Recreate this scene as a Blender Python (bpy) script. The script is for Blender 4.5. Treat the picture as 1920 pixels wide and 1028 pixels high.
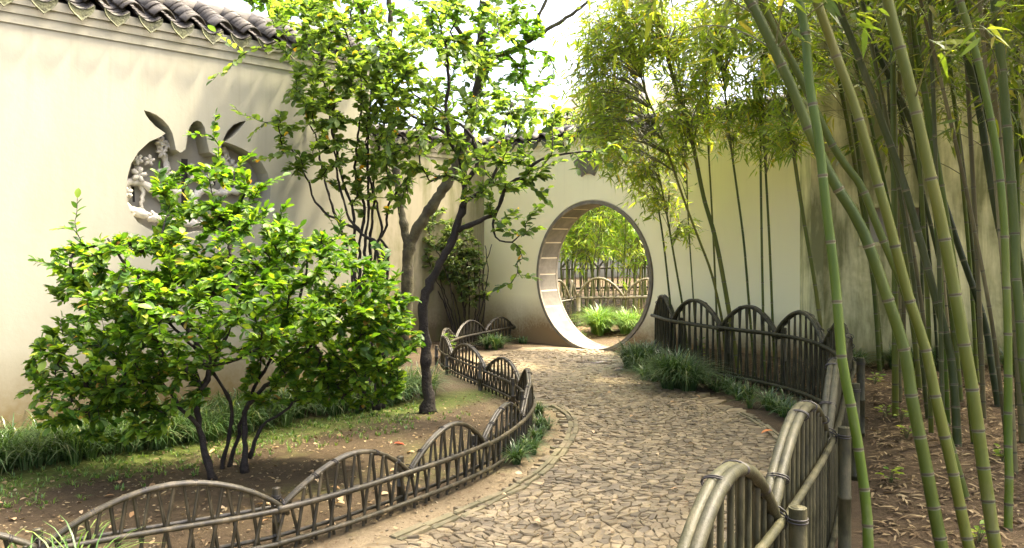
import bpy, bmesh, math, random
import numpy as np
from mathutils import Vector, Matrix
from mathutils.geometry import tessellate_polygon

for o in list(bpy.data.objects): bpy.data.objects.remove(o)
scene = bpy.context.scene
col = scene.collection
R = math.radians
rng = np.random.default_rng(7)
random.seed(7)

# ------------------------------------------------------------------ camera, sky, sun, exposure
F = 1507.0; HZ = 456.0; CAMZ = 1.6
cd = bpy.data.cameras.new('camera'); cam = bpy.data.objects.new('camera', cd); col.objects.link(cam)
cd.sensor_width = 36; cd.lens = F / 1920 * 36; cd.shift_y = (HZ - 514) / 1920
cd.clip_start = 0.05; cd.clip_end = 2000
cam.location = (0, 0, CAMZ); cam.rotation_euler = (R(90), 0, 0)
scene.camera = cam

SUN_EL = R(62); SUN_AZ = math.atan2(0.93, 0.36)
sdir = Vector((math.sin(SUN_AZ) * math.cos(SUN_EL), math.cos(SUN_AZ) * math.cos(SUN_EL), math.sin(SUN_EL)))
world = bpy.data.worlds.new('World'); scene.world = world; world.use_nodes = True
wn = world.node_tree
sky = wn.nodes.new('ShaderNodeTexSky'); sky.sky_type = 'NISHITA'; sky.sun_disc = False
sky.sun_elevation = SUN_EL; sky.sun_rotation = SUN_AZ
sky.air_density = 0.5; sky.dust_density = 8.0; sky.ozone_density = 0.3
bgn = wn.nodes['Background']; bgn.inputs['Strength'].default_value = 0.15
wn.links.new(sky.outputs[0], bgn.inputs['Color'])
sl = bpy.data.lights.new('sun', 'SUN'); sl.energy = 1.5; sl.angle = R(4.5); sl.color = (1.0, 0.88, 0.64)
so = bpy.data.objects.new('sun', sl); col.objects.link(so); so.location = (20, 10, 30)
so.rotation_euler = sdir.to_track_quat('Z', 'Y').to_euler()
scene.view_settings.view_transform = 'Standard'; scene.view_settings.look = 'None'
scene.view_settings.gamma = 1.0; scene.view_settings.exposure = 3.15
scene.render.engine = 'CYCLES'
scene.cycles.max_bounces = 7; scene.cycles.diffuse_bounces = 4; scene.cycles.transmission_bounces = 6

# ------------------------------------------------------------------ helpers
def P(px, py, d):
    return np.array(((px - 960) / F * d, d, CAMZ - (py - HZ) / F * d))
def G(px, py, z=0.0):
    return P(px, py, (CAMZ - z) * F / (py - HZ))
def nrm(a):
    a = np.asarray(a, float); return a / (np.linalg.norm(a, axis=-1, keepdims=True) + 1e-9)

class MB:
    """collects vertices and faces of one mesh"""
    def __init__(s): s.V = []; s.F = []; s.M = []; s.n = 0
    def add(s, V, F, m=0):
        V = np.asarray(V, float).reshape(-1, 3); F = np.asarray(F, int)
        if len(V) == 0 or len(F) == 0: return
        s.V.append(V); s.F.append(F + s.n); s.M.append(np.full(len(F), m)); s.n += len(V)
    def mesh(s, name, mats, smooth=False):
        me = bpy.data.meshes.new(name)
        V = np.concatenate(s.V)
        me.vertices.add(len(V)); me.vertices.foreach_set('co', V.ravel())
        tot = np.concatenate([np.full(len(f), f.shape[1]) for f in s.F])
        idx = np.concatenate([f.ravel() for f in s.F])
        me.loops.add(len(idx)); me.loops.foreach_set('vertex_index', idx)
        me.polygons.add(len(tot))
        st = np.concatenate(([0], np.cumsum(tot)[:-1]))
        me.polygons.foreach_set('loop_start', st); me.polygons.foreach_set('loop_total', tot)
        me.polygons.foreach_set('material_index', np.concatenate(s.M))
        me.polygons.foreach_set('use_smooth', np.full(len(tot), bool(smooth)))
        for m in (mats if isinstance(mats, (list, tuple)) else [mats]): me.materials.append(m)
        me.update(calc_edges=True); me.validate()
        return me
    def build(s, name, mats, parent=None, smooth=False, kind=None):
        return link(name, s.mesh(name, mats, smooth), parent, kind)
    def box(s, o, ax, ay, az, m=0):
        o, ax, ay, az = [np.asarray(v, float) for v in (o, ax, ay, az)]
        V = [o, o+ax, o+ax+ay, o+ay, o+az, o+ax+az, o+ax+ay+az, o+ay+az]
        s.add(V, [(0,3,2,1),(4,5,6,7),(0,1,5,4),(1,2,6,5),(2,3,7,6),(3,0,4,7)], m)
    def tube(s, pts, rad, n=6, caps=True, m=0):
        pts = np.asarray(pts, float); k = len(pts)
        rad = np.broadcast_to(np.asarray(rad, float), (k,))
        T = nrm(np.gradient(pts, axis=0))
        up = np.array((0, 0, 1.0)) if abs(T[0][2]) < .9 else np.array((1.0, 0, 0))
        a = nrm(np.cross(T[0], up)); A = [a]
        for i in range(1, k):
            a = A[-1] - T[i] * np.dot(A[-1], T[i]); A.append(nrm(a))
        A = np.array(A); B = np.cross(T, A)
        th = np.arange(n) * 2 * math.pi / n
        V = pts[:, None] + rad[:, None, None] * (np.cos(th)[None, :, None] * A[:, None] + np.sin(th)[None, :, None] * B[:, None])
        i = np.arange(k - 1)[:, None] * n; j = np.arange(n)[None]; j2 = (j + 1) % n
        Fq = np.stack([i + j, i + j2, i + n + j2, i + n + j], -1).reshape(-1, 4)
        base = s.n
        s.add(V.reshape(-1, 3), Fq, m)
        if caps:
            s.F.append(np.array([list(base + np.arange(n)[::-1])])); s.M.append(np.array([m]))
            s.F.append(np.array([list(base + (k - 1) * n + np.arange(n))])); s.M.append(np.array([m]))

def link(name, me, parent=None, kind=None):
    o = bpy.data.objects.new(name, me); col.objects.link(o)
    if parent is not None: o.parent = parent
    if kind: o['kind'] = kind
    return o
def tag(o, label, cat, group=None):
    o['label'] = label; o['category'] = cat
    if group: o['group'] = group
    return o
def thing(name, label, cat, loc=(0, 0, 0), group=None):
    o = bpy.data.objects.new(name, None); col.objects.link(o); o.location = loc
    o.empty_display_size = .1
    return tag(o, label, cat, group)
def attach(o, root):
    """parent a world-space mesh to an empty that stands at its base"""
    o.parent = root; o.matrix_parent_inverse = Matrix.Translation(-Vector(root.location)); return o

def vnoise(x, y, f=1.0, seed=0):
    x = np.asarray(x, float) * f + seed * 17.3; y = np.asarray(y, float) * f + seed * 9.1
    xi = np.floor(x).astype(int); yi = np.floor(y).astype(int); u = x - xi; v = y - yi
    def h(a, b):
        n = (a * 374761393 + b * 668265263 + seed * 974634777) & 0xffffffff
        n = ((n ^ (n >> 13)) * 1274126177) & 0xffffffff
        return ((n ^ (n >> 16)) & 0xffff) / 65535.0
    u = u*u*(3-2*u); v = v*v*(3-2*v)
    return (h(xi,yi)*(1-u)+h(xi+1,yi)*u)*(1-v) + (h(xi,yi+1)*(1-u)+h(xi+1,yi+1)*u)*v
def fbm(x, y, f, seed=0, o=4):
    return sum(vnoise(x, y, f * 2**k, seed + k) * .5**k for k in range(o)) / sum(.5**k for k in range(o))

def catmull(pts, n=8):
    p = np.asarray(pts, float); p = np.vstack([2*p[0]-p[1], p, 2*p[-1]-p[-2]]); out = []
    for i in range(1, len(p) - 2):
        for t in np.linspace(0, 1, n, endpoint=False):
            out.append(.5*((2*p[i]) + (p[i+1]-p[i-1])*t + (2*p[i-1]-5*p[i]+4*p[i+1]-p[i+2])*t*t + (3*p[i]-p[i-1]-3*p[i+1]+p[i+2])*t**3))
    out.append(p[-2]); return np.array(out)
def resample(p, step):
    p = np.asarray(p, float); d = np.concatenate(([0], np.cumsum(np.linalg.norm(np.diff(p, axis=0), axis=1))))
    n = max(2, int(round(d[-1] / step)) + 1); s = np.linspace(0, d[-1], n)
    return np.stack([np.interp(s, d, p[:, k]) for k in range(p.shape[1])], 1)

# ------------------------------------------------------------------ materials
def nt(name):
    m = bpy.data.materials.new(name); m.use_nodes = True
    return m, m.node_tree, m.node_tree.nodes['Principled BSDF']
def N(t, typ, **kw):
    n = t.nodes.new(typ)
    for k, v in kw.items():
        if k in n.inputs: n.inputs[k].default_value = v
        else: setattr(n, k, v)
    return n
def ramp(t, stops):
    n = t.nodes.new('ShaderNodeValToRGB'); e = n.color_ramp.elements
    while len(e) < len(stops): e.new(.5)
    for el, (p, c) in zip(e, stops): el.position = p; el.color = (*c, 1)
    return n
def mix(t, fac, a, b, mode='MIX'):
    n = t.nodes.new('ShaderNodeMix'); n.data_type = 'RGBA'; n.blend_type = mode
    for s, v in ((0, fac), (6, a), (7, b)):
        if hasattr(v, 'links') or hasattr(v, 'is_linked'): t.links.new(v, n.inputs[s])
        elif isinstance(v, (int, float)): n.inputs[s].default_value = v
        else: n.inputs[s].default_value = (*v, 1)
    return n.outputs[2]
def math_(t, op, a, b=0.0, clamp=False):
    n = t.nodes.new('ShaderNodeMath'); n.operation = op; n.use_clamp = clamp
    for i, v in enumerate((a, b)):
        if hasattr(v, 'is_linked'): t.links.new(v, n.inputs[i])
        else: n.inputs[i].default_value = v
    return n.outputs[0]
def noise(t, scale, detail=4, rough=.55, vec=None, dist=0):
    n = N(t, 'ShaderNodeTexNoise', Scale=scale, Detail=detail, Roughness=rough, Distortion=dist)
    if vec is not None: t.links.new(vec, n.inputs['Vector'])
    return n.outputs['Fac']
def bump(t, b, h, strength, dist):
    n = N(t, 'ShaderNodeBump', Strength=strength, Distance=dist)
    t.links.new(h, n.inputs['Height']); t.links.new(n.outputs[0], b.inputs['Normal'])
def rnd(t):
    g = t.nodes.new('ShaderNodeNewGeometry'); oi = t.nodes.new('ShaderNodeObjectInfo')
    return math_(t, 'FRACT', math_(t, 'ADD', g.outputs['Random Per Island'], oi.outputs['Random']))
def pos(t):
    return t.nodes.new('ShaderNodeNewGeometry').outputs['Position']

def mat_plain(name, stops, scale=6, rough=.7, bs=.3, bd=.01, var=0.0, spec=.5, bscale=None, stretch=None):
    m, t, b = nt(name)
    v = pos(t)
    if stretch:
        mp = N(t, 'ShaderNodeMapping'); mp.inputs['Scale'].default_value = stretch; t.links.new(v, mp.inputs['Vector']); v = mp.outputs[0]
    f = noise(t, scale, 5, .6, v)
    c = ramp(t, stops); t.links.new(f, c.inputs[0]); out = c.outputs[0]
    if var:
        r = rnd(t); hs = N(t, 'ShaderNodeHueSaturation')
        t.links.new(out, hs.inputs['Color']); t.links.new(math_(t, 'ADD', math_(t, 'MULTIPLY', r, 2 * var), 1 - var), hs.inputs['Value']); out = hs.outputs[0]
    t.links.new(out, b.inputs['Base Color']); b.inputs['Roughness'].default_value = rough
    b.inputs['Specular IOR Level'].default_value = spec
    bump(t, b, noise(t, bscale or scale * 4, 4, .6, v), bs, bd)
    return m

def mat_leaf(name, stops, trans=.45, rough=.4, back=None, spec=.5, ttint=(1.9, 1.9, .6)):
    m, t, b = nt(name)
    c = ramp(t, stops); t.links.new(rnd(t), c.inputs[0]); out = c.outputs[0]
    t.links.new(out, b.inputs['Base Color']); b.inputs['Roughness'].default_value = rough
    b.inputs['Specular IOR Level'].default_value = spec
    tr = t.nodes.new('ShaderNodeBsdfTranslucent')
    t.links.new(mix(t, 1.0, out, ttint, 'MULTIPLY'), tr.inputs['Color'])
    ms = t.nodes.new('ShaderNodeMixShader'); ms.inputs[0].default_value = trans
    t.links.new(b.outputs[0], ms.inputs[1]); t.links.new(tr.outputs[0], ms.inputs[2])
    t.links.new(ms.outputs[0], t.nodes['Material Output'].inputs['Surface'])
    return m

def mat_plaster(name, base, stain, moss=0.0, zs=.45, blot=.5):
    m, t, b = nt(name)
    p = pos(t); sx = t.nodes.new('ShaderNodeSeparateXYZ'); t.links.new(p, sx.inputs[0])
    mp = N(t, 'ShaderNodeMapping'); mp.inputs['Scale'].default_value = (1, 1, .16); t.links.new(p, mp.inputs['Vector'])
    streak = noise(t, 3.0, 6, .65, mp.outputs[0], .3)
    blotch = noise(t, 1.1, 6, .62, p, .4)
    fine = noise(t, 26, 5, .6, p)
    c = mix(t, math_(t, 'MULTIPLY', math_(t, 'SUBTRACT', streak, .42, True), 2.2 * blot, True), base, tuple(x * y for x, y in zip(base, (.80, .79, .74))))
    c = mix(t, math_(t, 'MULTIPLY', math_(t, 'SUBTRACT', blotch, .5, True), 2.5 * blot, True), c, tuple(x * y for x, y in zip(base, (.86, .82, .72))))
    mq = N(t, 'ShaderNodeMapping'); mq.inputs['Scale'].default_value = (5, 5, .22); t.links.new(p, mq.inputs['Vector'])
    top = math_(t, 'DIVIDE', math_(t, 'SUBTRACT', sx.outputs[2], 1.9), 1.4, True)
    rain = math_(t, 'MULTIPLY', math_(t, 'MULTIPLY', math_(t, 'SUBTRACT', noise(t, 2.4, 6, .7, mq.outputs[0], .2), .5, True), 3.2, True), top)
    c = mix(t, math_(t, 'MULTIPLY', rain, .38), c, tuple(x * y for x, y in zip(base, (.50, .48, .38))))
    # rising damp near the ground, edge broken by noise
    zz = math_(t, 'SUBTRACT', 1.0, math_(t, 'DIVIDE', sx.outputs[2], zs), True)
    damp = math_(t, 'MULTIPLY', zz, math_(t, 'MULTIPLY', math_(t, 'ADD', blotch, math_(t, 'MULTIPLY', fine, .5)), 1.9), True)
    c = mix(t, damp, c, stain)
    if moss:
        mz = math_(t, 'MULTIPLY', math_(t, 'SUBTRACT', math_(t, 'ADD', streak, math_(t, 'MULTIPLY', blotch, .6)), .80 - moss * .3, True), 4.0, True)
        c = mix(t, math_(t, 'MULTIPLY', mz, .85), c, (.115, .125, .045))
        m2 = math_(t, 'MULTIPLY', math_(t, 'SUBTRACT', noise(t, 2.2, 7, .7, mp.outputs[0]), .55, True), 4 * moss, True)
        c = mix(t, math_(t, 'MULTIPLY', m2, .7), c, (.06, .06, .045))
    t.links.new(c, b.inputs['Base Color']); b.inputs['Roughness'].default_value = .9; b.inputs['Specular IOR Level'].default_value = .15
    bump(t, b, math_(t, 'ADD', fine, math_(t, 'MULTIPLY', blotch, 2.0)), .12, .010)
    return m

M = {}
M['wall_l'] = mat_plaster('plaster_darkened_for_sun', (.338, .325, .250), (.18, .135, .062), 0, .8, .7)  # same limewash as the gate wall, base darkened to offset direct sun
M['wall_g'] = mat_plaster('plaster_lightened_for_shade', (.88, .82, .52), (.25, .17, .08), .0, .75, .12)  # same limewash as the left wall, base lightened to offset its shade
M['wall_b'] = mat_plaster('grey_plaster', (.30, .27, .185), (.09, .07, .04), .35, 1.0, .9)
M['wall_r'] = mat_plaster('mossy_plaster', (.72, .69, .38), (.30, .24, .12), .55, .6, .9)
M['tile'] = mat_plain('roof_clay', [(.25, (.018, .016, .013)), (.55, (.045, .039, .031)), (.8, (.10, .09, .06))], 9, .75, .5, .01, .25)
M['drip'] = mat_plain('drip_clay', [(.3, (.05, .05, .03)), (.55, (.11, .115, .05)), (.8, (.17, .15, .09))], 14, .8, .9, .012, .2, bscale=40)
M['lining'] = mat_plain('lining_brick', [(.25, (.075, .066, .046)), (.55, (.13, .115, .08)), (.8, (.20, .175, .125))], 5, .8, .4, .006, .22)
M['mortar'] = mat_plain('lime_mortar', [(.3, (.50, .42, .29)), (.7, (.62, .54, .38))], 12, .9, .3, .005)
M['rim'] = mat_plain('rim_brick', [(.3, (.11, .10, .07)), (.7, (.22, .19, .13))], 10, .8, .4, .005)
M['stucco'] = mat_plain('carved_stucco', [(.3, (.42, .39, .32)), (.7, (.64, .60, .50))], 9, .9, .6, .02)
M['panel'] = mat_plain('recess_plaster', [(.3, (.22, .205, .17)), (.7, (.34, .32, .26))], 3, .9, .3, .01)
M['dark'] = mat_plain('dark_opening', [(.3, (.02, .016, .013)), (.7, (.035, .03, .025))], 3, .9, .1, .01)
M['stone'] = mat_plain('slate_shard', [(.25, (.11, .082, .040)), (.55, (.19, .147, .077)), (.8, (.285, .235, .132))], 11, .55, .6, .008, .42, .45, 45)
M['kerb'] = mat_plain('kerb_slate', [(.3, (.09, .085, .038)), (.55, (.16, .135, .068)), (.8, (.26, .20, .115))], 9, .8, .6, .008, .2)
M['culm_l'] = mat_plain('weathered_bamboo', [(.28, (.013, .011, .005)), (.5, (.032, .027, .012)), (.74, (.10, .08, .042))], 7, .5, .35, .004, .22, .5, 40, (3, 3, 1))
M['culm_r'] = mat_plain('aged_bamboo', [(.30, (.012, .012, .004)), (.48, (.034, .033, .013)), (.60, (.050, .046, .021)), (.78, (.08, .068, .036))], 9, .55, .5, .004, .22, .3, 60, (2, 2, 1))
M['wire'] = mat_plain('black_wire', [(.3, (.012, .010, .008)), (.7, (.03, .025, .02))], 9, .6, .1, .001)
M['bark'] = mat_plain('dark_bark', [(.3, (.010, .007, .005)), (.6, (.024, .018, .012)), (.8, (.06, .05, .03))], 14, .75, .9, .02, 0, .4, 40)
M['bark2'] = mat_plain('mossy_bark', [(.3, (.03, .025, .015)), (.55, (.065, .06, .03)), (.8, (.12, .11, .06))], 8, .85, .9, .02, 0, .3, 30)
M['litter'] = mat_leaf('dry_leaf', [(0, (.06, .036, .015)), (.4, (.13, .083, .034)), (.7, (.22, .155, .068)), (.9, (.34, .26, .13)), (1, (.09, .05, .02))], .15, .7, ttint=(1, .9, .6))
M['fallen'] = mat_leaf('fallen_tan', [(0, (.30, .17, .07)), (.5, (.48, .33, .17)), (1, (.55, .42, .24))], .15, .6, ttint=(1, .9, .6))
M['redleaf'] = mat_leaf('fallen_red', [(0, (.45, .06, .02)), (1, (.55, .10, .03))], .2, .5, ttint=(1, .8, .6))
M['orange'] = mat_leaf('fallen_orange', [(0, (.60, .20, .05)), (1, (.65, .26, .07))], .2, .5, ttint=(1, .8, .6))
M['shrub'] = mat_leaf('shrub_leaf', [(0, (.03, .08, .010)), (.4, (.065, .145, .014)), (.75, (.13, .22, .018)), (.965, (.19, .28, .028)), (.98, (.30, .28, .04)), (1, (.24, .13, .04))], .45, .45, spec=.35)
M['quince'] = mat_leaf('quince_leaf', [(0, (.05, .095, .028)), (.4, (.10, .155, .04)), (.8, (.14, .21, .05)), (.985, (.19, .25, .06)), (.993, (.35, .28, .04)), (1, (.55, .26, .03))], .55, .5, spec=.3)
M['tallleaf'] = mat_leaf('tall_tree_leaf', [(0, (.05, .12, .02)), (.5, (.09, .19, .025)), (1, (.18, .27, .035))], .5, .4)
M['fineleaf'] = mat_leaf('fine_leaf', [(0, (.06, .10, .03)), (.6, (.11, .17, .05)), (1, (.22, .27, .10))], .35, .45)
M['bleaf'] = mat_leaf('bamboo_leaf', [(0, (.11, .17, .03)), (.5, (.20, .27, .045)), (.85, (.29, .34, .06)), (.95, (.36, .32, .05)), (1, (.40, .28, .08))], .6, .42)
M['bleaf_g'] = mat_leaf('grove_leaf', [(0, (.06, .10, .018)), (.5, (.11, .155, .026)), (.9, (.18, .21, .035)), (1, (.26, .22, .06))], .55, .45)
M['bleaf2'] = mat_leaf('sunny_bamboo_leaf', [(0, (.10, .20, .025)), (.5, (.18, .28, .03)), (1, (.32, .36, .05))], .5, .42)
M['grass'] = mat_leaf('liriope_blade', [(0, (.025, .058, .018)), (.5, (.05, .10, .030)), (.9, (.10, .16, .055)), (1, (.28, .27, .15))], .3, .36, spec=.5)
M['grass2'] = mat_leaf('grass_blade', [(0, (.05, .11, .02)), (.5, (.09, .18, .03)), (1, (.20, .27, .06))], .3, .4)
M['twig'] = mat_plain('bamboo_twig', [(.3, (.07, .08, .025)), (.7, (.15, .14, .05))], 9, .6, .2, .002)

def mat_culm(name, a, b_, c_):
    m, t, b = nt(name)
    p = pos(t); mp = N(t, 'ShaderNodeMapping'); mp.inputs['Scale'].default_value = (1, 1, .25); t.links.new(p, mp.inputs['Vector'])
    oi = t.nodes.new('ShaderNodeObjectInfo')
    f = math_(t, 'ADD', noise(t, 3.5, 5, .6, mp.outputs[0]), math_(t, 'MULTIPLY', math_(t, 'SUBTRACT', oi.outputs['Random'], .5), .35))
    c = ramp(t, [(.25, a), (.5, b_), (.8, c_)]); t.links.new(f, c.inputs[0])
    sp = math_(t, 'MULTIPLY', math_(t, 'SUBTRACT', noise(t, 30, 4, .7, mp.outputs[0]), .62, True), 4, True)
    t.links.new(mix(t, math_(t, 'MULTIPLY', sp, .5), c.outputs[0], (.16, .15, .07)), b.inputs['Base Color'])
    li = math_(t, 'MULTIPLY', math_(t, 'SUBTRACT', noise(t, 7, 6, .7, mp.outputs[0], .6), .56, True), 5, True)
    old = b.inputs['Base Color'].links[0].from_socket
    c2 = mix(t, math_(t, 'MULTIPLY', li, .55), old, tuple(x * .8 + .055 for x in c_))
    sc = N(t, 'ShaderNodeMapping'); sc.inputs['Scale'].default_value = (9, 9, .5); t.links.new(p, sc.inputs['Vector'])
    dk = math_(t, 'MULTIPLY', math_(t, 'SUBTRACT', noise(t, 9, 5, .7, sc.outputs[0]), .58, True), 4, True)
    t.links.new(mix(t, math_(t, 'MULTIPLY', dk, .6), c2, (.03, .028, .012)), b.inputs['Base Color'])
    b.inputs['Roughness'].default_value = .5; b.inputs['Specular IOR Level'].default_value = .28
    bump(t, b, noise(t, 18, 3, .5, mp.outputs[0]), .12, .004)
    return m
M['culm_green'] = mat_culm('green_culm', (.034, .064, .003), (.058, .092, .004), (.10, .115, .010))
M['culm_olive'] = mat_culm('olive_culm', (.034, .054, .004), (.064, .084, .007), (.115, .112, .014))
M['culm_dark'] = mat_culm('dark_culm', (.020, .029, .005), (.034, .046, .007), (.068, .072, .022))
M['culm_straw'] = mat_culm('straw_culm', (.07, .06, .022), (.13, .115, .045), (.20, .17, .08))
M['node_pale'] = mat_plain('culm_node_band', [(.3, (.085, .10, .04)), (.7, (.15, .155, .075))], 9, .7, .2, .002)
M['node_dark'] = mat_plain('culm_node_ridge', [(.3, (.05, .045, .02)), (.7, (.10, .085, .04))], 9, .7, .2, .002)

def mat_ground():
    m, t, b = nt('garden_soil')
    p = pos(t)
    at = t.nodes.new('ShaderNodeVertexColor'); at.layer_name = 'zone'
    s = t.nodes.new('ShaderNodeSeparateColor'); t.links.new(at.outputs[0], s.inputs[0])
    n1 = noise(t, 2.2, 8, .65, p); n2 = noise(t, 16, 6, .7, p); n3 = noise(t, 60, 4, .7, p)
    soil = ramp(t, [(.25, (.034, .023, .011)), (.5, (.062, .043, .021)), (.75, (.115, .083, .043))]); t.links.new(math_(t, 'ADD', math_(t, 'MULTIPLY', n1, .5), math_(t, 'MULTIPLY', n2, .5)), soil.inputs[0])
    humus = ramp(t, [(.25, (.034, .022, .010)), (.5, (.072, .048, .022)), (.75, (.135, .095, .046))]); t.links.new(math_(t, 'ADD', math_(t, 'MULTIPLY', n1, .4), math_(t, 'MULTIPLY', n2, .6)), humus.inputs[0])
    moss = ramp(t, [(.3, (.04, .055, .010)), (.55, (.085, .11, .018)), (.8, (.15, .17, .032))]); t.links.new(n2, moss.inputs[0])
    sand = ramp(t, [(.25, (.14, .105, .055)), (.5, (.22, .170, .095)), (.75, (.32, .26, .155))]); t.links.new(math_(t, 'ADD', math_(t, 'MULTIPLY', n1, .5), math_(t, 'MULTIPLY', n3, .5)), sand.inputs[0])
    c = mix(t, s.outputs[2], soil.outputs[0], sand.outputs[0])
    c = mix(t, s.outputs[1], c, humus.outputs[0])
    mm = math_(t, 'MULTIPLY', math_(t, 'SUBTRACT', math_(t, 'ADD', math_(t, 'MULTIPLY', s.outputs[0], .75), math_(t, 'MULTIPLY', math_(t, 'ADD', n1, math_(t, 'MULTIPLY', n2, .5)), .8)), .85), 4.0, True)
    c = mix(t, math_(t, 'MULTIPLY', mm, s.outputs[0]), c, moss.outputs[0])
    t.links.new(c, b.inputs['Base Color']); b.inputs['Roughness'].default_value = .88; b.inputs['Specular IOR Level'].default_value = .25
    bump(t, b, math_(t, 'ADD', n2, math_(t, 'MULTIPLY', n3, .6)), .7, .03)
    return m
M['ground'] = mat_ground()
def mat_path():
    m, t, b = nt('packed_mud')
    p = pos(t); at = t.nodes.new('ShaderNodeVertexColor'); at.layer_name = 'zone'
    s = t.nodes.new('ShaderNodeSeparateColor'); t.links.new(at.outputs[0], s.inputs[0])
    n1 = noise(t, 3.0, 8, .65, p); n2 = noise(t, 20, 6, .7, p)
    c = ramp(t, [(.25, (.10, .072, .034)), (.5, (.20, .152, .078)), (.75, (.34, .275, .15))])
    t.links.new(math_(t, 'ADD', math_(t, 'MULTIPLY', n1, .5), math_(t, 'MULTIPLY', n2, .5)), c.inputs[0])
    t.links.new(c.outputs[0], b.inputs['Base Color'])
    wet = math_(t, 'MULTIPLY', s.outputs[0], math_(t, 'MULTIPLY', math_(t, 'SUBTRACT', n1, .36, True), 4.5, True), True)
    t.links.new(math_(t, 'SUBTRACT', .82, math_(t, 'MULTIPLY', wet, .50)), b.inputs['Roughness'])
    bump(t, b, math_(t, 'ADD', n2, math_(t, 'MULTIPLY', n1, .8)), .55, .025)
    return m
M['path'] = mat_path()
def mat_water():
    m, t, b = nt('puddle_water')
    b.inputs['Base Color'].default_value = (.10, .075, .045, 1); b.inputs['Roughness'].default_value = .06
    bump(t, b, noise(t, 25, 3, .5, pos(t)), .05, .004); return m
M['water'] = mat_water()

# ------------------------------------------------------------------ plan of the garden
LU = np.array((.70, .714, 0)); LU /= np.linalg.norm(LU); LN = np.array((LU[1], -LU[0], 0)); L0 = np.array((-3.567, 6.4, 0))
GU = np.array((.687, -.727, 0)); GU /= np.linalg.norm(GU); GN = np.array((GU[1], -GU[0], 0)); G0 = np.array((1.19, 12.1, 0))
UP = np.array((0, 0, 1.0))
BED_EDGE = np.array([(.95, 1.0), (1.1, 2.6), (1.75, 4.2), (2.35, 5.5), (2.9, 6.7), (3.05, 7.7), (2.95, 8.6), (2.5, 9.4), (2.15, 10.2), (2.0, 11.2)])
def bedmask(x, y):
    e = np.interp(y, BED_EDGE[:, 1], BED_EDGE[:, 0])
    s = np.clip((x - e) / .5, 0, 1); s = s*s*(3-2*s)
    return s * (np.asarray(y) < 11.5)
def hgt(x, y):
    x = np.asarray(x, float); y = np.asarray(y, float)
    h = .03 * (fbm(x, y, 1.1, 3) - .5) + .012 * (fbm(x, y, 7, 5, 3) - .5)
    h = h + .20 * bedmask(x, y) * np.clip((y - 4.0) / 4.5, 0, 1)
    back = np.clip((x + y * .95 - 13.3) / 14, 0, 1)
    return h + .5 * back * (y > 12)
def gz(x, y): return float(hgt(x, y))

PL = np.array([(-2.2, 2.0), (-.577, 4.245), (-.16, 4.79), (.18, 5.38), (.42, 6.06), (.56, 6.73), (.585, 7.35), (.47, 7.83), (.2, 8.6), (-.1, 9.4), (-.3, 10.5), (-.1, 11.6), (.25, 12.55)])
PR = np.array([(.3, 2.0), (1.0, 3.3), (1.5, 4.3), (1.92, 5.5), (2.06, 6.12), (2.10, 6.41), (2.13, 7.05), (2.08, 7.49), (1.95, 8.3), (1.75, 9.2), (1.62, 10.2), (1.62, 11.3), (1.7, 12.4)])
def pleft(y): return np.interp(y, PL[:, 1], PL[:, 0])
def pright(y): return np.interp(y, PR[:, 1], PR[:, 0])

# ground: one sheet, fine in the middle
def axis(lo, hi, step, far, g=1.35):
    a = list(np.arange(lo, hi, step)); s = step; v = a[-1]
    while v < far: s *= g; v += s; a.append(v)
    s = step; v = a[0]; pre = []
    while v > -far: s *= g; v -= s; pre.append(v)
    return np.array(pre[::-1] + a)
gx = axis(-5, 7, .06, 400); gy = axis(1.5, 14, .06, 400)
X, Y = np.meshgrid(gx, gy); Z = hgt(X, Y)
nx, ny = len(gx), len(gy)
i = np.arange(ny - 1)[:, None] * nx + np.arange(nx - 1)[None]
mb = MB(); mb.add(np.stack([X, Y, Z], -1).reshape(-1, 3), np.stack([i, i + 1, i + nx + 1, i + nx], -1).reshape(-1, 4))
ground = mb.build('ground', M['ground'], None, True, 'structure')
ca = ground.data.color_attributes.new('zone', 'FLOAT_COLOR', 'POINT')
dl = (np.stack([X, Y], -1) - L0[:2]) @ LN[:2]
inleft = np.clip((pleft(Y) - X) / .4, 0, 1) * (Y < 12)
moss = np.clip(1.05 - np.abs(dl - .85) / .65, 0, 1) * inleft
moss = np.maximum(moss, .42 * inleft * np.clip((fbm(X, Y, .8, 11) - .42) * 6, 0, 1))
strip = np.clip(1 - (pleft(Y) - X) / np.where(Y < 7.5, .6, .9), 0, 1) * (X < pleft(Y) + .5) * (Y < 12)
back = (X * .727 + Y * .687 > 9.3)
zone = np.stack([np.maximum(moss, .35 * back), np.maximum(bedmask(X, Y), .8 * back), np.clip(strip * 1.6, 0, 1), np.ones_like(X)], -1)
ca.data.foreach_set('color', zone.astype(np.float32).ravel())

# path sheet
ys = np.arange(2.0, 12.35, .06); us = np.linspace(0, 1, 40)
Yp, Up_ = np.meshgrid(ys, us, indexing='ij'); Xp = pleft(Yp) * (1 - Up_) + pright(Yp) * Up_
nearw = (np.stack([Xp, Yp], -1) - G0[:2]) @ GN[:2]
Zp = hgt(Xp, Yp) + .006 + .012 * (fbm(Xp, Yp, 3, 21) - .5) * (np.minimum(Up_, 1 - Up_) > .02)
k = len(us); i = np.arange(len(ys) - 1)[:, None] * k + np.arange(k - 1)[None]
Fp = np.stack([i, i + 1, i + k + 1, i + k], -1).reshape(-1, 4)
Fp = Fp[(nearw.reshape(-1)[Fp] > .02).all(1)]
mb = MB(); mb.add(np.stack([Xp, Yp, Zp], -1).reshape(-1, 3), Fp)
path = mb.build('path', M['path'], None, True, 'structure')
ca = path.data.color_attributes.new('zone', 'FLOAT_COLOR', 'POINT')
wet = np.clip((Yp - 7.4) / 1.2, 0, 1)
nv = len(path.data.vertices)
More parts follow.
